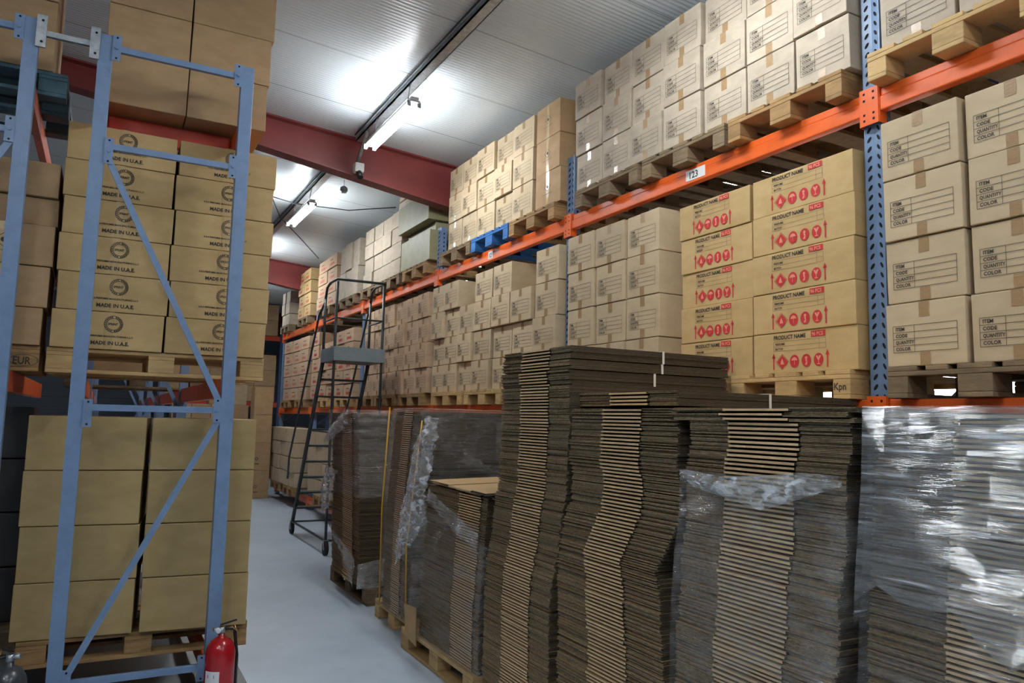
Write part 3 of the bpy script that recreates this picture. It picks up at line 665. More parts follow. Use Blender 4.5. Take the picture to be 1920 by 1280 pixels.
wall_of_cartons([(8.03, 8.38), (8.39, 8.78), (8.79, 9.17), (9.18, 9.58), (9.59, 9.98), (9.99, 10.4)], ZM, .295, 4, 'pink', 'item',
                'form printed carton', 'left of third post, middle tier', GM, tape='ends', jit=.012)
wall_of_cartons([(10.95, 11.42), (11.43, 11.9)], ZM, .21, 5, 'pink', 'redblur', 'red marked carton', 'behind the steps platform, middle tier', 'red marked cartons behind the steps', depth=.55)
wall_of_cartons([(12.0, 12.45), (12.46, 12.95)], ZM, .235, 4, 'pink', 'redblur', 'red marked carton', 'behind the left step handrail, middle tier', 'red marked cartons behind the steps', depth=.45)
wall_of_cartons([(13.05, 13.5)], ZM, .235, 5, 'pink', 'redblur', 'red marked carton', 'right of the fifth post, middle tier', 'red marked cartons by the fifth post', depth=.45)
wall_of_cartons([(13.75, 14.4), (14.42, 15.1), (15.12, 15.8)], ZM, .235, 5, 'pink', 'redblur', 'red marked carton', 'of the last bay, middle tier', 'red marked cartons in the last bay', depth=.5)

# ---- cartons on the bottom beams
wall_of_cartons([(13.64, 14.05), (14.06, 14.45), (14.46, 14.9), (14.91, 15.4), (15.41, 16.0)], .37, .262, 4, 'tan', None, 'plain brown carton', 'of the far bottom tier stack', 'plain cartons on the far bottom tier', front=3.06, depth=.6)
wall_of_cartons([(11.5, 11.95), (11.96, 12.4), (12.41, 12.9)], .37, .265, 4, 'tan', None, 'plain brown carton', 'of the bottom tier behind the steps', 'plain cartons behind the steps', front=3.12, depth=.6)

# ================================================================== LEFT RACK
LY = 4.7
def left_frame(xa, xb, y, label, h_=3.76, near=False, mats='blue', diag=1):
    r = empty('rack_upright_frame', (0, y, 0)); tag(r, label, 'rack frame', 'upright frames of the left racks')
    def post(x, s):
        m = MB(); t = .004   # channel section, web to the outside
        m.box((x - .036, -.035, .006), (x + .036, -.031, h_)); m.box((x - .036, -.031, .006), (x - .032, .035, h_)); m.box((x + .032, -.031, .006), (x + .036, .035, h_))
        m.build('post', mats, r, bevel=.0015)
        m = MB(); m.box((x - .06, -.06, 0), (x + .06, .06, .006)); m.build('foot_plate', mats, r)
    post(xa, -1); post(xb, 1)
    def plate(x, z, hgt):
        m = MB(); m.box((x - .022, -.044, z - hgt / 2), (x + .022, -.040, z + hgt / 2))
        for zz in (-.4, .4): m.tube([(x, -.044, z + zz * hgt), (x, -.0455, z + zz * hgt)], .006, 8, 1)
        m.tube([(x, -.044, z), (x, -.052, z)], .010, 6, 0)
        m.build('gusset_plate', [mats, 'hole'], r)
    for z in (.23, 1.665, 3.12, 3.69):
        m = MB(); m.box((xa + .04, -.038, z - .018), (xb - .04, -.012, z + .018)); m.build('cross_brace', mats, r, bevel=.002)
        plate(xa + .055, z - (.03 if z > 1 and z < 3.3 else 0), .15); plate(xb - .055, z, .14)
    a, c = (xa + .05, xb - .05) if diag > 0 else (xb - .05, xa + .05)
    for p, q in (((a, -.03, 3.06), (c, -.03, 1.72)), ((c, -.03, 1.60), (a, -.03, .26))):
        m = MB(); m.bar(p, q, .008, .036, up=(0, 1, 0)) if False else m.bar(p, q, .034, .012, up=(0, 1, 0)); m.build('diagonal_brace', mats, r)
    return r
left_frame(-.12, .645, LY, 'tall grey blue ladder frame in the left foreground')
left_frame(-1.24, -.475, LY, 'grey blue frame cut by the left edge of the view', diag=-1)
for y in (7.5, 10.3, 13.1, 15.9):
    left_frame(-.12, .645, y, f'left rack frame standing {["one bay", "two bays", "three bays", "four bays"][int((y - 7.5) / 2.8 + .1)]} behind the foreground frame')
m = MB(); m.box((-.435, LY - .03, 3.675), (-.16, LY - .005, 3.705)); sp_ = m.build('row_spacer', 'galv'); tag(sp_, 'short bright steel spacer joining the two grey blue frames at the top', 'spacer')
for x in (-.425, -.17):
    m = MB(); m.box((x - .028, LY - .048, 3.60), (x + .02, LY - .036, 3.78)); 
    for zz in (3.63, 3.75): m.tube([(x, LY - .048, zz), (x, LY - .0495, zz)], .007, 8, 1)
    m.build('spacer_bracket', ['galv', 'hole'], sp_)
def lbeam(x, y0, y1, ztop, label):
    m = MB(); m.box((x - .022, y0, ztop - .12), (x + .022, y1, ztop)); tag(m.build('rack_beam', 'orange', bevel=.006), label, 'beam', 'orange beams of the left racks')
for k in range(4):
    ya, yb = 4.74 + 2.8 * k, 7.46 + 2.8 * k; nb = ['first', 'second', 'third', 'fourth'][k]
    for z, ln in ((.24, 'bottom'), (1.86, 'middle'), (3.47, 'upper')):
        if z > 3 and k > 0: continue
        lbeam(.645 if z < 3 else .66, ya, yb, z, f'{ln} orange beam on the aisle side of the left rack, {nb} bay')
        lbeam(-.12, ya, yb, z, f'{ln} orange beam on the inner side of the left rack, {nb} bay')
        if k == 0: lbeam(-.475, ya, yb, z, f'{ln} orange beam of the far left row, beside the leftmost frame')
m = MB(); m.box((-.09, 5.19, 3.345), (.63, 5.24, 3.485)); m.build
rb = m.build('pallet_support_bar', 'redbar', bevel=.012); tag(rb, 'red orange cross bar below the large plain cartons at top left', 'bar')

# loads of the left rack, first bay
pallet('wood_mid', .28, 5.37, .241, 'brown pallet under the plain yellowish cartons, lower left', 0.0)
pallet('wood', .30, 5.42, 1.861, 'pallet under the emblem cartons at left', 0.0)
pallet('wood_mid', -.93, 5.42, 1.861, 'pallet with an oval stamped block at the left edge', 0.0, stamp='EUR')
pallet('wood_teal', -.91, 5.42, 3.471, 'dirty teal pallet at the top left, under the large carton', 0.0)
pallet('wood_old', -.95, 5.8, .241, 'old pallet low behind the leftmost post', 0.0)
GL = 'plain yellowish cartons lower left'
for r in range(4):
    for c, (xa, xb) in enumerate(((-.33, .275), (.295, .885))):
        w_ = xb - xa - .006; yf = 4.96 - .10 * ((xa + xb) / 2) - .0
        put_carton('S', (xa + xb) / 2 + random.uniform(-.004, .004), yf + .29, .388 + r * .3075, w_, .58, .303, 'olive', None,
                   f'plain yellowish carton, {rowname(r, 4)}, {"left" if c == 0 else "right"} of the pair, lower left rack', GL, None, -.10 + random.uniform(-.006, .006), 0)
for r in range(6):
    for c, (xa, xb) in enumerate(((-.285, .30), (.315, .90))):
        put_carton('S', (xa + xb) / 2 + random.uniform(-.004, .004) + (.006 if r % 2 else -.004), 5.0 + .28, 2.007 + r * .2225, xb - xa, .56, .2205, 'kraft', 'emblem',
                   f'carton with round black emblem, {rowname(r, 6)}, {"left" if c == 0 else "right"} column, left rack', 'emblem cartons of the left rack', 'full', random.uniform(-.008, .008), r % 3)
for r in range(3):
    for c, (xa, xb) in enumerate(((-.125 + .0 * r, .335), (.345, .82 + .012 * r))):
        put_carton('S', (xa + xb) / 2, 5.0 + .27, 3.50 + r * .312, xb - xa, .54, .309, 'brown', None,
                   f'large plain brown carton, {rowname(r, 3)}, {"left" if c == 0 else "right"} one, top left rack', 'large plain cartons top left', None, random.uniform(-.006, .006), r)
# far-left row loads
for xa, xb, z, h_, lb, pr, d0 in ((-.56, -.33, 2.008, .21, 'small shaded carton, lowest on the stamped pallet', None, 4.97), (-.80, -.31, 2.225, .235, 'brown taped carton with a diamond mark, third below the top at left', 'diamond', 5.0),
                              (-.80, -.30, 2.465, .235, 'brown taped carton with a diamond mark, behind the leftmost post', 'diamond', 5.0), (-.78, -.295, 2.705, .16, 'shaded carton between the diamond marked and top cartons', None, 5.03),
                              (-.79, -.30, 2.87, .20, 'top carton of the stack behind the leftmost post', None, 5.0), (-1.3, -.81, 2.008, .30, 'carton at the left edge, lowest on the stamped pallet', None, 5.0),
                              (-1.3, -.82, 2.312, .30, 'carton at the left edge, second on the stamped pallet', None, 5.0), (-1.3, -.82, 2.616, .30, 'carton at the left edge, third on the stamped pallet', None, 5.0)):
    put_carton('S', (xa + xb) / 2, d0 + .27, z, xb - xa - .01, .5, h_, 'brown', pr, lb, 'shaded cartons of the far left row', 'full' if pr else None)
put_carton('S', -.68, 5.30, 2.008, .26, .45, .21, 'brown', None, 'shaded carton beside the small lowest one on the stamped pallet', 'shaded cartons of the far left row')
for r, z in enumerate((3.62, 4.05)):
    put_carton('S', -.74, 5.30, z, .70, .55, .425 if r == 0 else .40, 'brown', None, ['large plain carton at the top left edge, lower one', 'large plain carton in the top left corner, upper one'][r], 'large cartons in the top left corner')
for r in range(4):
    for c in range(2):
        put_carton('S', -.66 - .6 * c, 5.75 + .02 * r, .388 + r * .32, .58, .55, .315, 'blackwrap', None, f'dark wrapped carton, {rowname(r, 4)}, {"right" if c == 0 else "left"} column, beside the lower left post', 'dark cartons at the lower left edge')
m = MB(); m.box((-.35, 4.80, .003), (.9, 7.3, .012)); tag(m.build('shade_sheet', 'black'), 'thin black sheet standing in for shade on the floor under the lower left cartons', 'sheet')  # flat black patch paints in the deep shade below the rack
# second bay fill, seen through the gaps
pallet('wood_mid', .28, 8.3, .241, 'pallet behind the lower left cartons, second bay', 0.0)
pallet('wood_old', .28, 8.3, 1.861, 'pallet behind the emblem cartons, second bay', 0.0)
for r in range(3):
    put_carton('S', .28, 8.3, .388 + r * .32, 1.1, .7, .315, 'brown', None, f'wide carton, {rowname(r, 3)}, second bay of the left rack', 'wide cartons in the second bay')
    put_carton('S', .28, 8.3, 2.008 + r * .32, 1.1, .7, .315, 'brown', None, f'wide carton over the beams, {rowname(r, 3)}, second bay of the left rack', 'wide cartons over the second bay')

# ================================================================== FAR BACKGROUND
for r in range(4):
    put_carton('S', 2.83, 15.75, .002 + r * .545, .36, .4, .542, 'brown', 'ring' if r < 2 else None, f'tall brown carton in the far aisle, {rowname(r, 4)} of the single tower', 'tall cartons at the aisle end')
k = 0
for r in range(5):
    for c in range(4):
        x = 1.35 + c * .37 + (.05 if r % 2 else 0)
        if r == 4 and c in (0, 1): continue
        put_carton('S', x, 16.6 + .03 * c, .152 + r * .42, .36, .5, .417, 'tan' if (r + c) % 2 else 'brown', None, f'small far carton, {rowname(r, 5)}, {COLN[c]} column left of the tall tower', 'cartons at the far aisle end')
pallet('wood_mid', 1.9, 16.6, .001, 'pallet under the far cartons left of the tall tower', 0)
pallet('wood_mid', 1.0, 16.6, .001, 'pallet at the far aisle end, behind the left rack', 0) if False else None
# cross rack closing the aisle
for x in (1.2, 4.0):
    m = MB(); m.box((x - .05, 19.9, 0), (x + .05, 19.97, 4.0)); tag(m.build('rack_post', 'blue_dark'), f'dark blue post of the far cross rack, {"left" if x < 2 else "right"} one', 'post')
for z in (1.95, 3.65):
    m = MB(); m.box((1.26, 19.88, z - .12), (3.94, 19.93, z)); tag(m.build('rack_beam', 'redbar'), f'{"lower" if z < 3 else "upper"} red beam of the far cross rack', 'beam')
for lv, z in (('lower', 1.97), ('upper', 3.67)):
    for r in range(3 if lv == 'lower' else 2):
        for c in range(5):
            put_carton('S', 1.5 + .53 * c, 20.2, z + r * .40, .52, .5, .395, 'brown', None, f'shaded carton of the far cross rack, {lv} tier, {rowname(r, 3 if lv == "lower" else 2)}, {COLN[c]} from left', 'cartons of the far cross rack')

# ================================================================== ROLLING STEPS
lad = empty('rolling_steps', (2.75, 10.0, 0)); tag(lad, 'tall dark rolling platform steps on castors standing in the aisle', 'steps')
def lt(name, pts, r_=.017, mt='ladder', n=10):
    m = MB(); m.tube([(p[0] - 2.75, p[1] - 10.0, p[2]) for p in pts], r_, n); return m.build(name, mt, lad)
xl, xr = 2.45, 3.05
for x in (xl, xr):
    lt('front_post', [(x, 9.08, .14), (x, 9.08, 2.35), (x, 9.08, 3.30)])
    lt('stringer', [(x, 10.85, .16), (x, 9.62, 2.33)], .026)
    lt('rear_rail_post', [(x, 9.62, 2.33), (x, 9.62, 3.18)])
    lt('handrail', [(x - (.07 if x == xl else -.0), 10.98, .75), (x - (.07 if x == xl else 0), 10.95, 1.05), (x - (.04 if x == xl else 0), 9.75, 2.95), (x, 9.62, 3.12)], .014)
    lt('base_side', [(x, 9.08, .17), (x, 10.85, .17)], .016)
    lt('mid_rail', [(x, 9.08, 2.85), (x, 9.62, 2.85)], .011)
lt('guard_rail', [(xl, 9.62, 3.15), (xl, 9.56, 3.29), (xl, 9.42, 3.33), (xl, 9.08, 3.33), (xr, 9.08, 3.33), (xr, 9.42, 3.33), (xr, 9.56, 3.29), (xr, 9.62, 3.15)], .017)
lt('mid_rail', [(xl, 9.08, 2.85), (xr, 9.08, 2.85)], .011)
lt('cross_tube', [(xl, 9.08, .75), (xr, 9.08, .75)], .012); lt('cross_tube', [(xl, 10.85, .17), (xr, 10.85, .17)], .014); lt('cross_tube', [(xl, 9.08, .17), (xr, 9.08, .17)], .014)
lt('side_tube', [(xl, 9.08, 1.45), (xl, 10.1, 1.45)], .010); lt('side_tube', [(xr, 9.08, 1.45), (xr, 10.1, 1.45)], .010)
for k in range(9):
    t = (k + 1) / 10.0; y = 10.85 + (9.62 - 10.85) * t; z = .16 + 2.17 * t
    m = MB(); m.box((-.30, y - 10.0 - .08, z - .012), (.30, y - 10.0 + .08, z + .012)); m.build('tread', 'ladder', lad)
pf = empty('platform'); pf.parent = lad
m = MB(); m.box((-.315, -.97, 2.32), (.315, -.36, 2.345)); m.build('deck', 'ladder', lad)
m = MB()
for a, c in (((-.325, -.985, 2.32), (.325, -.97, 2.49)), ((-.325, -.97, 2.32), (-.312, -.36, 2.49)), ((.312, -.97, 2.32), (.325, -.36, 2.49))): m.box(a, c)
m.build('toe_board', 'ladder_plate', lad, bevel=.004)
bpy.data.objects.remove(pf)
for x in (-.30, .30):
    for y in (-.93, .87):
        m = MB(); m.tube([(x - .02, y, .084), (x + .02, y, .084)], .082, 22); wv = m.build('wheel', 'rubber', lad)
        m = MB(); m.tube([(x - .023, y, .084), (x + .023, y, .084)], .024, 12); m.build('hub', 'galv', wv)
        m = MB(); m.box((x - .028, y - .02, .07), (x - .024, y + .02, .175)); m.box((x + .024, y - .02, .07), (x + .030, y + .02, .175)); m.box((x - .030, y - .025, .170), (x + .030, y + .025, .180)); m.build('castor_fork', 'galv', lad)

# ================================================================== FLATTENED CARTON STACKS
def interp(tab, z):
    if z <= tab[0][0]: return tab[0][1]
    for (a, va), (b_, vb) in zip(tab, tab[1:]):
        if z <= b_: return va + (vb - va) * (z - a) / (b_ - a)
    return tab[-1][1]
T_ = .0165
def sheet_into(mb, W, D, l0, l1, rr, y=0, z=0, x=0, sag=0.0, th=T_):
    """one flattened carton: two boards; cut flaps left and right, folded edge in the middle.  W along Y, D along X"""
    def seg(ya, yb, za, zb, mf, xf):
        q = [rr.uniform(-.0008, .0008) for _ in range(4)]
        mb.hexa([(x - D / 2 + xf + q[0], y + ya, z + za), (x + D / 2, y + ya, z + za), (x + D / 2, y + yb, z + za), (x - D / 2 + xf + q[1], y + yb, z + za),
                 (x - D / 2 + xf + q[2], y + ya, z + zb), (x + D / 2, y + ya, z + zb), (x + D / 2, y + yb, z + zb), (x - D / 2 + xf + q[3], y + yb, z + zb)], 0, [2, 3, 2, 2, 2, mf])
    h = W / 2
    for ya, yb in ((-h, l0 * W - h), (l1 * W - h, h)):
        d = rr.uniform(0, .0012)
        n_ = 3; e = th / n_
        for q_ in range(n_): seg(ya, yb, q_ * e + rr.uniform(.0005, .0014), (q_ + 1) * e - (d if q_ == 2 else 0), 0, rr.choice((0, .002, .004, .009, .013)) + rr.uniform(0, .003))
    seg(l0 * W - h, l1 * W - h, th * .22 + rr.uniform(-.001, .001), th * .72, 1, -.004 + rr.uniform(-.002, .003))
SHM = ['flute', 'fold', 'side', 'board']
def sheet_meshes(W, D, l0, l1, n=5, seed=1):
    out = []
    for i in range(n):
        mb = MB(); rr = random.Random(seed * 10 + i); sheet_into(mb, W * (1 + rr.uniform(-.006, .006)), D, l0, l1, rr); out.append(mb.mesh('flattened_carton', SHM))
    return out
def bare_stack(near, W, D, l0, l1, z0, z1, xf, label, group, seed, wave):
    ms = sheet_meshes(W, D, l0, l1, 6, seed); rr = random.Random(seed); z = z0; i = 0
    off = 0; tilt = 0
    while z < z1 - 1e-6:
        if i % 11 == 0: off = rr.uniform(-.007, .007); offx = rr.uniform(-.006, .006)
        o = link_new('flattened_carton', ms[rr.randrange(6)], None, (xf + D / 2 + offx + rr.uniform(-.004, .004), interp(near, z) + W / 2 + off + rr.uniform(-.004, .004), z), rr.uniform(-.004, .004))
        tag(o, label, 'flattened carton', group); z += T_ ; i += 1
    return z
# floor pallets
pallet('wood_mid', 2.68, 3.71, .001, 'floor pallet under the tallest bare stack of flattened cartons')
pallet('wood_mid', 2.68, 2.86, .001, 'floor pallet under the leaning middle bare stack')
pallet('wood_mid', 2.68, 1.97, .001, 'floor pallet under the half wrapped stack')
pallet('wood_mid', 2.68, 1.08, .001, 'floor pallet under the wrapped stack at the right edge')
pallet('wood', 2.42, 4.72, .001, 'floor pallet under the torn film stack in the foreground', math.pi / 2)
pallet('wood', 2.72, 5.82, .001, 'floor pallet under the yellow strapped wrapped stack', math.pi / 2 * 0)
pallet('wood_old', 2.55, 7.13, .001, 'old floor pallet under the furthest wrapped stack', math.pi / 2)
ZP = .1465
near4 = [(.1, 3.35), (.5, 3.35), (.79, 3.34), (.98, 3.28), (1.3, 3.215), (1.61, 3.20), (2.03, 3.205)]
bare_stack(near4, .735, 1.08, .27, .68, ZP, 1.84, 2.06, 'flattened brown carton in the tallest bare stack, leftmost of the unwrapped ones', 'flattened cartons of the tallest stack', 4, 0)
near5 = [(.1, 2.47), (.6, 2.47), (.74, 2.48), (.9, 2.50), (1.03, 2.52), (1.12, 2.46), (1.25, 2.375), (1.38, 2.36), (1.47, 2.39), (1.66, 2.37)]
bare_stack(near5, .80, 1.10, .30, .66, ZP, 1.705, 2.06, 'flattened brown carton in the leaning middle stack, between the tallest and the half wrapped', 'flattened cartons of the middle stack', 5, 0)
near6 = [(.1, 1.67), (.86, 1.655), (.99, 1.645), (1.15, 1.63), (1.24, 1.61), (1.32, 1.60), (1.5, 1.595), (1.58, 1.57), (1.69, 1.56)]
bare_stack(near6, .735, 1.10, .27, .71, ZP, 1.66, 2.06, 'flattened brown carton in the half wrapped stack, left of the right edge stack', 'flattened cartons of the half wrapped stack', 6, 0)
def bundle(x, y, z, W, D, n, label, l0, l1, strap_x, rz=0):
    r = empty('strapped_bundle', (x, y, z), rz); tag(r, label, 'bundle', 'strapped bundles of flattened cartons'); rr = random.Random(int(z * 1000))
    for i in range(n):
        mb = MB(); sheet_into(mb, W, D, l0, l1, rr, rr.uniform(-.004, .004), 0, rr.uniform(-.004, .004)); mb.build('flattened_carton', SHM, r, (0, 0, i * T_))
    m = MB(); h = W / 2 + .006; t = n * T_
    for a, c in (((strap_x - .007, -h - .002, -.0005), (strap_x + .007, -h, t + .003)), ((strap_x - .007, h, -.0005), (strap_x + .007, h + .002, t + .003)), ((strap_x - .007, -h, t + .001), (strap_x + .007, h, t + .003))): m.box(a, c)
    m.build('strap', 'strap_w', r); return r
zz = 1.84 + .006
for i, lb in enumerate(('strapped bundle of flattened cartons, lowest of three on the tallest stack', 'strapped bundle of flattened cartons, middle of three on the tallest stack', 'topmost strapped bundle of flattened cartons, on the tallest stack')):
    bundle(2.60 + .004 * i, 3.572 - .004 * i, zz, .735, 1.08, 4 if i != 1 else 3, lb, .27, .68, .055 if i else .01); zz += (4 if i != 1 else 3) * T_ + .004
bundle(2.70, 2.84, 1.726, .76, 1.15, 4, 'strapped bundle of flattened cartons on the leaning middle stack', .25, .62, -.03)
# loose flat sheets on the half wrapped stack
for i, (dy, rz) in enumerate(((0, .006), (.02, -.01), (-.02, .012))):
    mb = MB(); sheet_into(mb, .84, 1.12, .30, .66, random.Random(50 + i)); o = mb.build('flattened_carton', SHM, None, (2.60 - .006 * i, 1.97 + dy * .5, 1.665 + i * T_)); o.rotation_euler = (0, 0, rz)
    tag(o, f'wide flattened carton, {["lowest", "middle", "topmost"][i]} of three overhanging the half wrapped stack', 'flattened carton', 'wide flattened cartons on the half wrapped stack')

# ---- film shells
def hash_noise(seed):
    rr = random.Random(seed); ph = [(rr.uniform(.5, 1.5), rr.uniform(-1, 1), rr.uniform(0, 6.28)) for _ in range(8)]
    def f(s, z):
        v = 0
        for i, (a, b_, p) in enumerate(ph): v += math.sin(s * a * (2 + 3 * i) + z * b_ * (8 + 9 * i) + p) / (1 + i * .5)
        return v / 3
    return f
def shell(near, W, xf, D, z0, z1f, off, seed, amp, mt, parent, nz=60, lean=None, top=True):
    f = hash_noise(seed); m = MB(); g = []
    def pt(s, z, c):   # s around 4 sides 0..4
        y0 = interp(near, z) - off; y1 = y0 + W + 2 * off; x0 = xf - off; x1 = xf + D + off
        k = int(s) % 4; t = s - int(s)
        rad = .02
        if k == 0: p = Vector((x0, y1 + (y0 - y1) * t, z)); nn = Vector((-1, 0, 0)); s2 = t * W
        elif k == 1: p = Vector((x0 + (x1 - x0) * t, y0, z)); nn = Vector((0, -1, 0)); s2 = W + t * D
        elif k == 2: p = Vector((x1, y0 + (y1 - y0) * t, z)); nn = Vector((1, 0, 0)); s2 = W + D + t * W
        else: p = Vector((x1 + (x0 - x1) * t, y1, z)); nn = Vector((0, 1, 0)); s2 = 2 * W + D + t * D
        return p + nn * (amp * (f(s2 * 2, z) + .4) * min(1, 8 * min(t, 1 - t) + .15))
    ns = 48
    for i in range(nz + 1):
        row = []
        for j in range(ns + 1):
            s = 4.0 * j / ns; tt = i / nz; s_ = min(s, 3.9999)
            zt = z1f(s_) if callable(z1f) else z1f
            zb = z0(s_) if callable(z0) else z0; row.append(pt(s_, zb + (zt - zb) * tt, 0))
        g.append(row)
    if top:
        zt = z1f if not callable(z1f) else z1f(0)
        cy = interp(near, zt) + W / 2; cx = xf + D / 2
        for q in (.7, .35, .02): g.append([Vector((cx + (p.x - cx) * q, cy + (p.y - cy) * q, zt + .004 + .004 * f(p.x * 5, p.y * 3))) for p in g[nz]])
    m.grid(g); return m.build('stretch_film', mt, parent)
def stuff_stack(near, W, D, l0, l1, z0, z1, xf, parent, seed, name='flattened_cartons'):
    mb = MB(); rr = random.Random(seed); z = z0; i = 0; off = 0
    while z < z1 - T_:
        if i % 9 == 0: off = rr.uniform(-.006, .006)
        sheet_into(mb, W, D, l0, l1, rr, interp(near, z) + W / 2 + off + rr.uniform(-.004, .004), z, xf + D / 2 + rr.uniform(-.003, .003)); z += T_; i += 1
    o = mb.build(name, SHM, parent); o['kind'] = 'stuff'; return o

s7 = empty('wrapped_stack', (0, 0, 0)); tag(s7, 'stack of flattened cartons thickly wrapped in shiny clear film, at the right edge', 'wrapped stack', 'film wrapped stacks of flattened cartons')
near7 = [(.1, .68), (.9, .68), (1.2, .66), (1.5, .63), (1.72, .62)]
stuff_stack(near7, .87, 1.10, .33, .72, ZP, 1.70, 2.075, s7, 7)
shell(near7, .87, 2.06, 1.12, .147, 1.712, .010, 71, .010, 'film_mid', s7, nz=120)
shell([(z, y) for z, y in near7], .87, 2.055, 1.13, lambda s: 1.13 + .05 * math.sin(s * 9) + .03 * math.sin(s * 23), 1.716, .020, 72, .009, 'film_heavy', s7, nz=110, top=False)

# half wrapped stack film (stands around the loose sheets)
hf = lambda s: 1.50 if s > 1 else 1.50 - .0 * s
fl = shell(near6, .735, 2.05, 1.12, .15, 1.47, .010, 61, .007, 'film', None, nz=70, top=False)
tag(fl, 'clear film wrapped round the lower part of the half wrapped stack', 'stretch film')
def patch(rows, name, mt, parent=None, sub=14, amp=.012, seed=3, nrm=(-1, 0, 0)):
    """rows: list of polylines (same length) of 3D points; refined and crumpled"""
    f = hash_noise(seed); nn = Vector(nrm); R_ = len(rows); C_ = len(rows[0]); g = []
    for i in range((R_ - 1) * sub + 1):
        a = min(i // sub, R_ - 2); t = (i - a * sub) / sub; row = []
        for j in range((C_ - 1) * sub + 1):
            b_ = min(j // sub, C_ - 2); u = (j - b_ * sub) / sub
            p = (Vector(rows[a][b_]) * (1 - u) + Vector(rows[a][b_ + 1]) * u) * (1 - t) + (Vector(rows[a + 1][b_]) * (1 - u) + Vector(rows[a + 1][b_ + 1]) * u) * t
            row.append(p + nn * amp * (f(p.y * 9 + i * .13, p.z * 3) + .5 + .7 * f(p.y * 31, p.z * 17)) + Vector((0, 1, 0)) * amp * .4 * f(p.z * 14, p.y * 5))
        g.append(row)
    m = MB(); m.grid(g); return m.build(name, mt, parent)
lf = patch([[(2.035, 2.33, 1.475), (2.03, 2.11, 1.46), (2.03, 1.93, 1.475), (2.035, 1.74, 1.50), (2.03, 1.59, 1.50)],
            [(2.03, 2.31, 1.44), (2.02, 2.12, 1.425), (2.02, 1.92, 1.435), (2.02, 1.76, 1.455), (2.03, 1.59, 1.485)],
            [(2.03, 2.25, 1.41), (2.02, 2.06, 1.385), (2.02, 1.90, 1.36), (2.02, 1.72, 1.42), (2.03, 1.58, 1.47)]], 'folded_film', 'film_fold', None, amp=.008, seed=9)
tag(lf, 'folded over upper edge of clear film drooping on the half wrapped stack', 'stretch film')

s3 = empty('wrapped_stack'); tag(s3, 'wrapped stack with torn bunched film hanging at its corner, in the middle foreground', 'wrapped stack', 'film wrapped stacks of flattened cartons')
near3 = [(.1, 4.13), (.4, 4.14), (.8, 4.10), (1.25, 4.03)]
stuff_stack(near3, .93, .52, .08, .42, ZP, 1.20, 2.05, s3, 31)
near3b = [(.1, 4.14), (1.65, 4.08)]
stuff_stack(near3b, .90, .58, .2, .5, ZP, 1.61, 2.62, s3, 32)
mb = MB(); sheet_into(mb, .99, .52, .22, .60, random.Random(3)); o = mb.build('top_board', ['flute', 'fold', 'side', 'board'], s3, (2.28, 4.45, 1.212)); o.rotation_euler = (0.0, -.03, -.05); o['label'] = 'bare pale board on top'
mb = MB(); sheet_into(mb, .90, .5, .22, .60, random.Random(5)); o = mb.build('loose_board', ['flute', 'fold', 'side', 'board'], s3, (2.30, 4.42, 1.19)); o.rotation_euler = (0.04, 0, .05)
shell(near3b, .90, 2.60, .60, .147, 1.63, .012, 33, .012, 'film', s3, nz=50)
shell([(z, y - .01) for z, y in near3], 1.08, 2.04, .54, .147, lambda s: 1.02 if s < 1 else .9, .01, 34, .012, 'film', s3, nz=50, top=False)
patch([[(2.03, 4.97, 1.66), (2.01, 4.88, 1.665), (2.03, 4.78, 1.65)], [(2.0, 5.08, 1.47), (1.965, 4.92, 1.48), (2.02, 4.74, 1.48)], [(2.0, 5.21, 1.20), (1.95, 5.05, 1.22), (2.01, 4.84, 1.28)],
       [(2.0, 5.30, .96), (1.94, 5.1, 1.0), (2.01, 4.88, 1.10)], [(2.0, 5.42, .75), (1.955, 5.18, .80), (2.01, 4.86, .94)], [(2.01, 5.42, .55), (2.0, 5.36, .60), (2.01, 5.22, .70)]], 'bunched_film', 'film_fold', s3, amp=.022, seed=12)
patch([[(2.03, 4.85, 1.61), (2.03, 4.46, 1.53), (2.03, 4.12, 1.40), (2.04, 3.98, 1.37)], [(2.02, 4.80, 1.50), (2.02, 4.52, 1.42), (2.02, 4.2, 1.34), (2.04, 3.98, 1.33)]], 'film_web', 'film', s3, amp=.014, seed=13)
patch([[(2.0, 4.84, 1.17), (2.0, 4.41, 1.06), (2.01, 4.06, .97)], [(2.0, 4.86, 1.09), (1.99, 4.32, .93), (2.01, 4.10, .88)]], 'film_web', 'film_loose', s3, amp=.010, seed=14)
m = MB(); m.tube([(2.005, 5.02, 1.63), (1.985, 5.19, .74), (1.995, 5.17, .15)], .006, 6); m.build('strap', 'strap_y', s3)
m = MB(); m.poly([(1.985, 5.18, .34), (1.985, 4.95, .36), (1.985, 4.93, .11), (1.985, 5.12, .13)]); m.poly([(1.980, 5.18, .34), (1.980, 5.12, .13), (1.980, 4.93, .11), (1.980, 4.95, .36)]); m.build('corner_card', 'board', s3)

s2 = empty('wrapped_stack'); tag(s2, 'narrow wrapped stack with a yellow strap, behind the torn film stack', 'wrapped stack', 'film wrapped stacks of flattened cartons')
near2 = [(.1, 5.47), (.9, 5.46), (1.72, 5.30)]
stuff_stack(near2, .53, 1.08, .25, .6, ZP, 1.70, 2.10, s2, 21); shell(near2, .53, 2.09, 1.10, .15, 1.72, .012, 22, .010, 'film', s2, nz=60)
m = MB(); m.tube([(2.07, 5.90, 1.73), (2.065, 5.98, .92), (2.07, 5.97, .15)], .007, 6); m.build('strap', 'strap_y', s2)

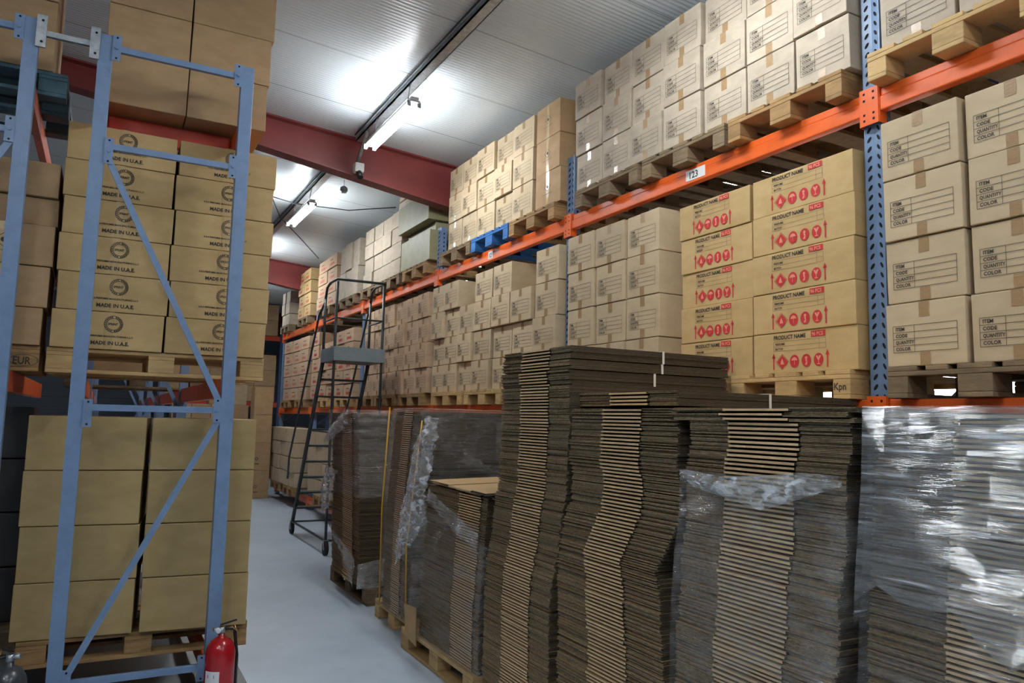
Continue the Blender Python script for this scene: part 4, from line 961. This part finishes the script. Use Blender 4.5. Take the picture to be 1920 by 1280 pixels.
s1 = empty('wrapped_stack'); tag(s1, 'furthest wrapped stack on the floor, beside the rolling steps', 'wrapped stack', 'film wrapped stacks of flattened cartons')
near1 = [(.1, 6.62), (.84, 6.72), (1.6, 6.86), (1.73, 6.92)]
stuff_stack(near1, .90, 1.0, .2, .55, ZP, 1.69, 2.10, s1, 11)
shell([(z, y) for z, y in near1], .90, 2.09, 1.02, .92, 1.71, .014, 12, .014, 'film', s1, nz=50)
patch([[(2.09, 7.75, 1.52), (2.08, 7.55, 1.60), (2.08, 7.08, 1.74)], [(2.05, 7.80, 1.42), (2.03, 7.46, 1.50), (2.04, 7.0, 1.66)], [(2.06, 7.76, 1.38), (2.05, 7.45, 1.43), (2.06, 7.0, 1.58)]], 'film_flap', 'film_fold', s1, amp=.018, seed=16)
patch([[(2.07, 7.70, 1.18), (2.05, 7.60, 1.14), (2.07, 7.30, 1.12)], [(2.05, 7.75, .95), (2.0, 7.62, .92), (2.06, 7.42, .98)], [(2.06, 7.72, .66), (2.03, 7.66, .70), (2.06, 7.55, .74)]], 'film_flap', 'film_fold', s1, amp=.016, seed=17)
patch([[(2.06, 7.56, .60), (2.04, 7.40, .58)], [(2.05, 6.98, .36), (2.03, 6.90, .50)], [(2.04, 6.58, .15), (2.03, 6.52, .42)]], 'film_band', 'film_loose', s1, amp=.012, seed=18)
patch([[(2.06, 6.56, .36), (2.3, 6.56, .40), (2.9, 6.56, .30)], [(2.06, 6.55, .15), (2.3, 6.55, .16), (2.9, 6.55, .16)]], 'film_band', 'film_loose', s1, amp=.012, seed=19, nrm=(0, -1, 0))

# ================================================================== EXTINGUISHERS
def extinguisher(x, y, body, label, z=0.0, rz=0.0, lab=True, s=1.0):
    r = empty('fire_extinguisher', (x, y, z), rz); tag(r, label, 'fire extinguisher'); R_ = .078 * s; H = .40 * s
    m = MB(); m.lathe([(0, .004), (R_ * .9, .004), (R_, .02), (R_, H - .05), (R_ * .93, H - .02), (R_ * .7, H + .012), (R_ * .4, H + .028), (.018, H + .034), (.018, H + .05), (0, H + .05)], 32); m.build('cylinder', body, r)
    m = MB(); m.tube([(0, 0, H + .045), (0, 0, H + .085)], .017, 14); m.tube([(0, 0, H + .07), (-.045, -.01, H + .075)], .012, 10); m.build('valve', 'galv', r)
    m = MB(); m.bar((-.01, 0, H + .095), (.075, -.01, H + .118), .018, .006); m.bar((-.01, 0, H + .085), (.07, -.01, H + .07), .018, .006); m.build('handle', 'black', r)
    m = MB(); m.tube([(-.018, -.02, H + .07), (-.022, -.026, H + .07)], .013, 12); m.build('gauge', 'paper', r)
    m = MB(); m.tube([(.02, 0, H + .07), (.05, -.02, H + .085), (.075, -.03, H + .06), (.06, -.02, H + .10)], .004, 6); m.build('safety_pin', 'brass', r)
    m = MB(); m.tube([(.02, .0, H + .075), (.07, .02, H + .06), (R_ + .012, .02, H - .08), (R_ + .012, .02, .12)], .009, 8); m.build('hose', 'black', r)
    if lab:
        m = MB(); n = 8; a0, a1 = math.radians(200), math.radians(262)
        for k in range(n):
            p, q = a0 + (a1 - a0) * k / n, a0 + (a1 - a0) * (k + 1) / n; e = R_ + .0008
            m.poly([(e * math.cos(p), e * math.sin(p), .14), (e * math.cos(q), e * math.sin(q), .14), (e * math.cos(q), e * math.sin(q), .27), (e * math.cos(p), e * math.sin(p), .27)], 0)
        m.build('instruction_label', 'paper', r)
        m = MB(); e = R_ + .0016
        for k in range(1):
            for zz_ in (.235,):
                p, q = a0 + .25, a0 + .75
                m.poly([(e * math.cos(p), e * math.sin(p), zz_), (e * math.cos(q), e * math.sin(q), zz_), (e * math.cos(q), e * math.sin(q), zz_ + .018), (e * math.cos(p), e * math.sin(p), zz_ + .018)], 0)
        m.build('label_print', 'red_ink', r)
    return r
extinguisher(.665, 4.50, 'ext_red', 'red fire extinguisher standing at the foot of the grey blue frame')
extinguisher(-.30, 4.40, 'ext_dark', 'dark grey fire extinguisher in the bottom left corner', lab=False, rz=2.6)
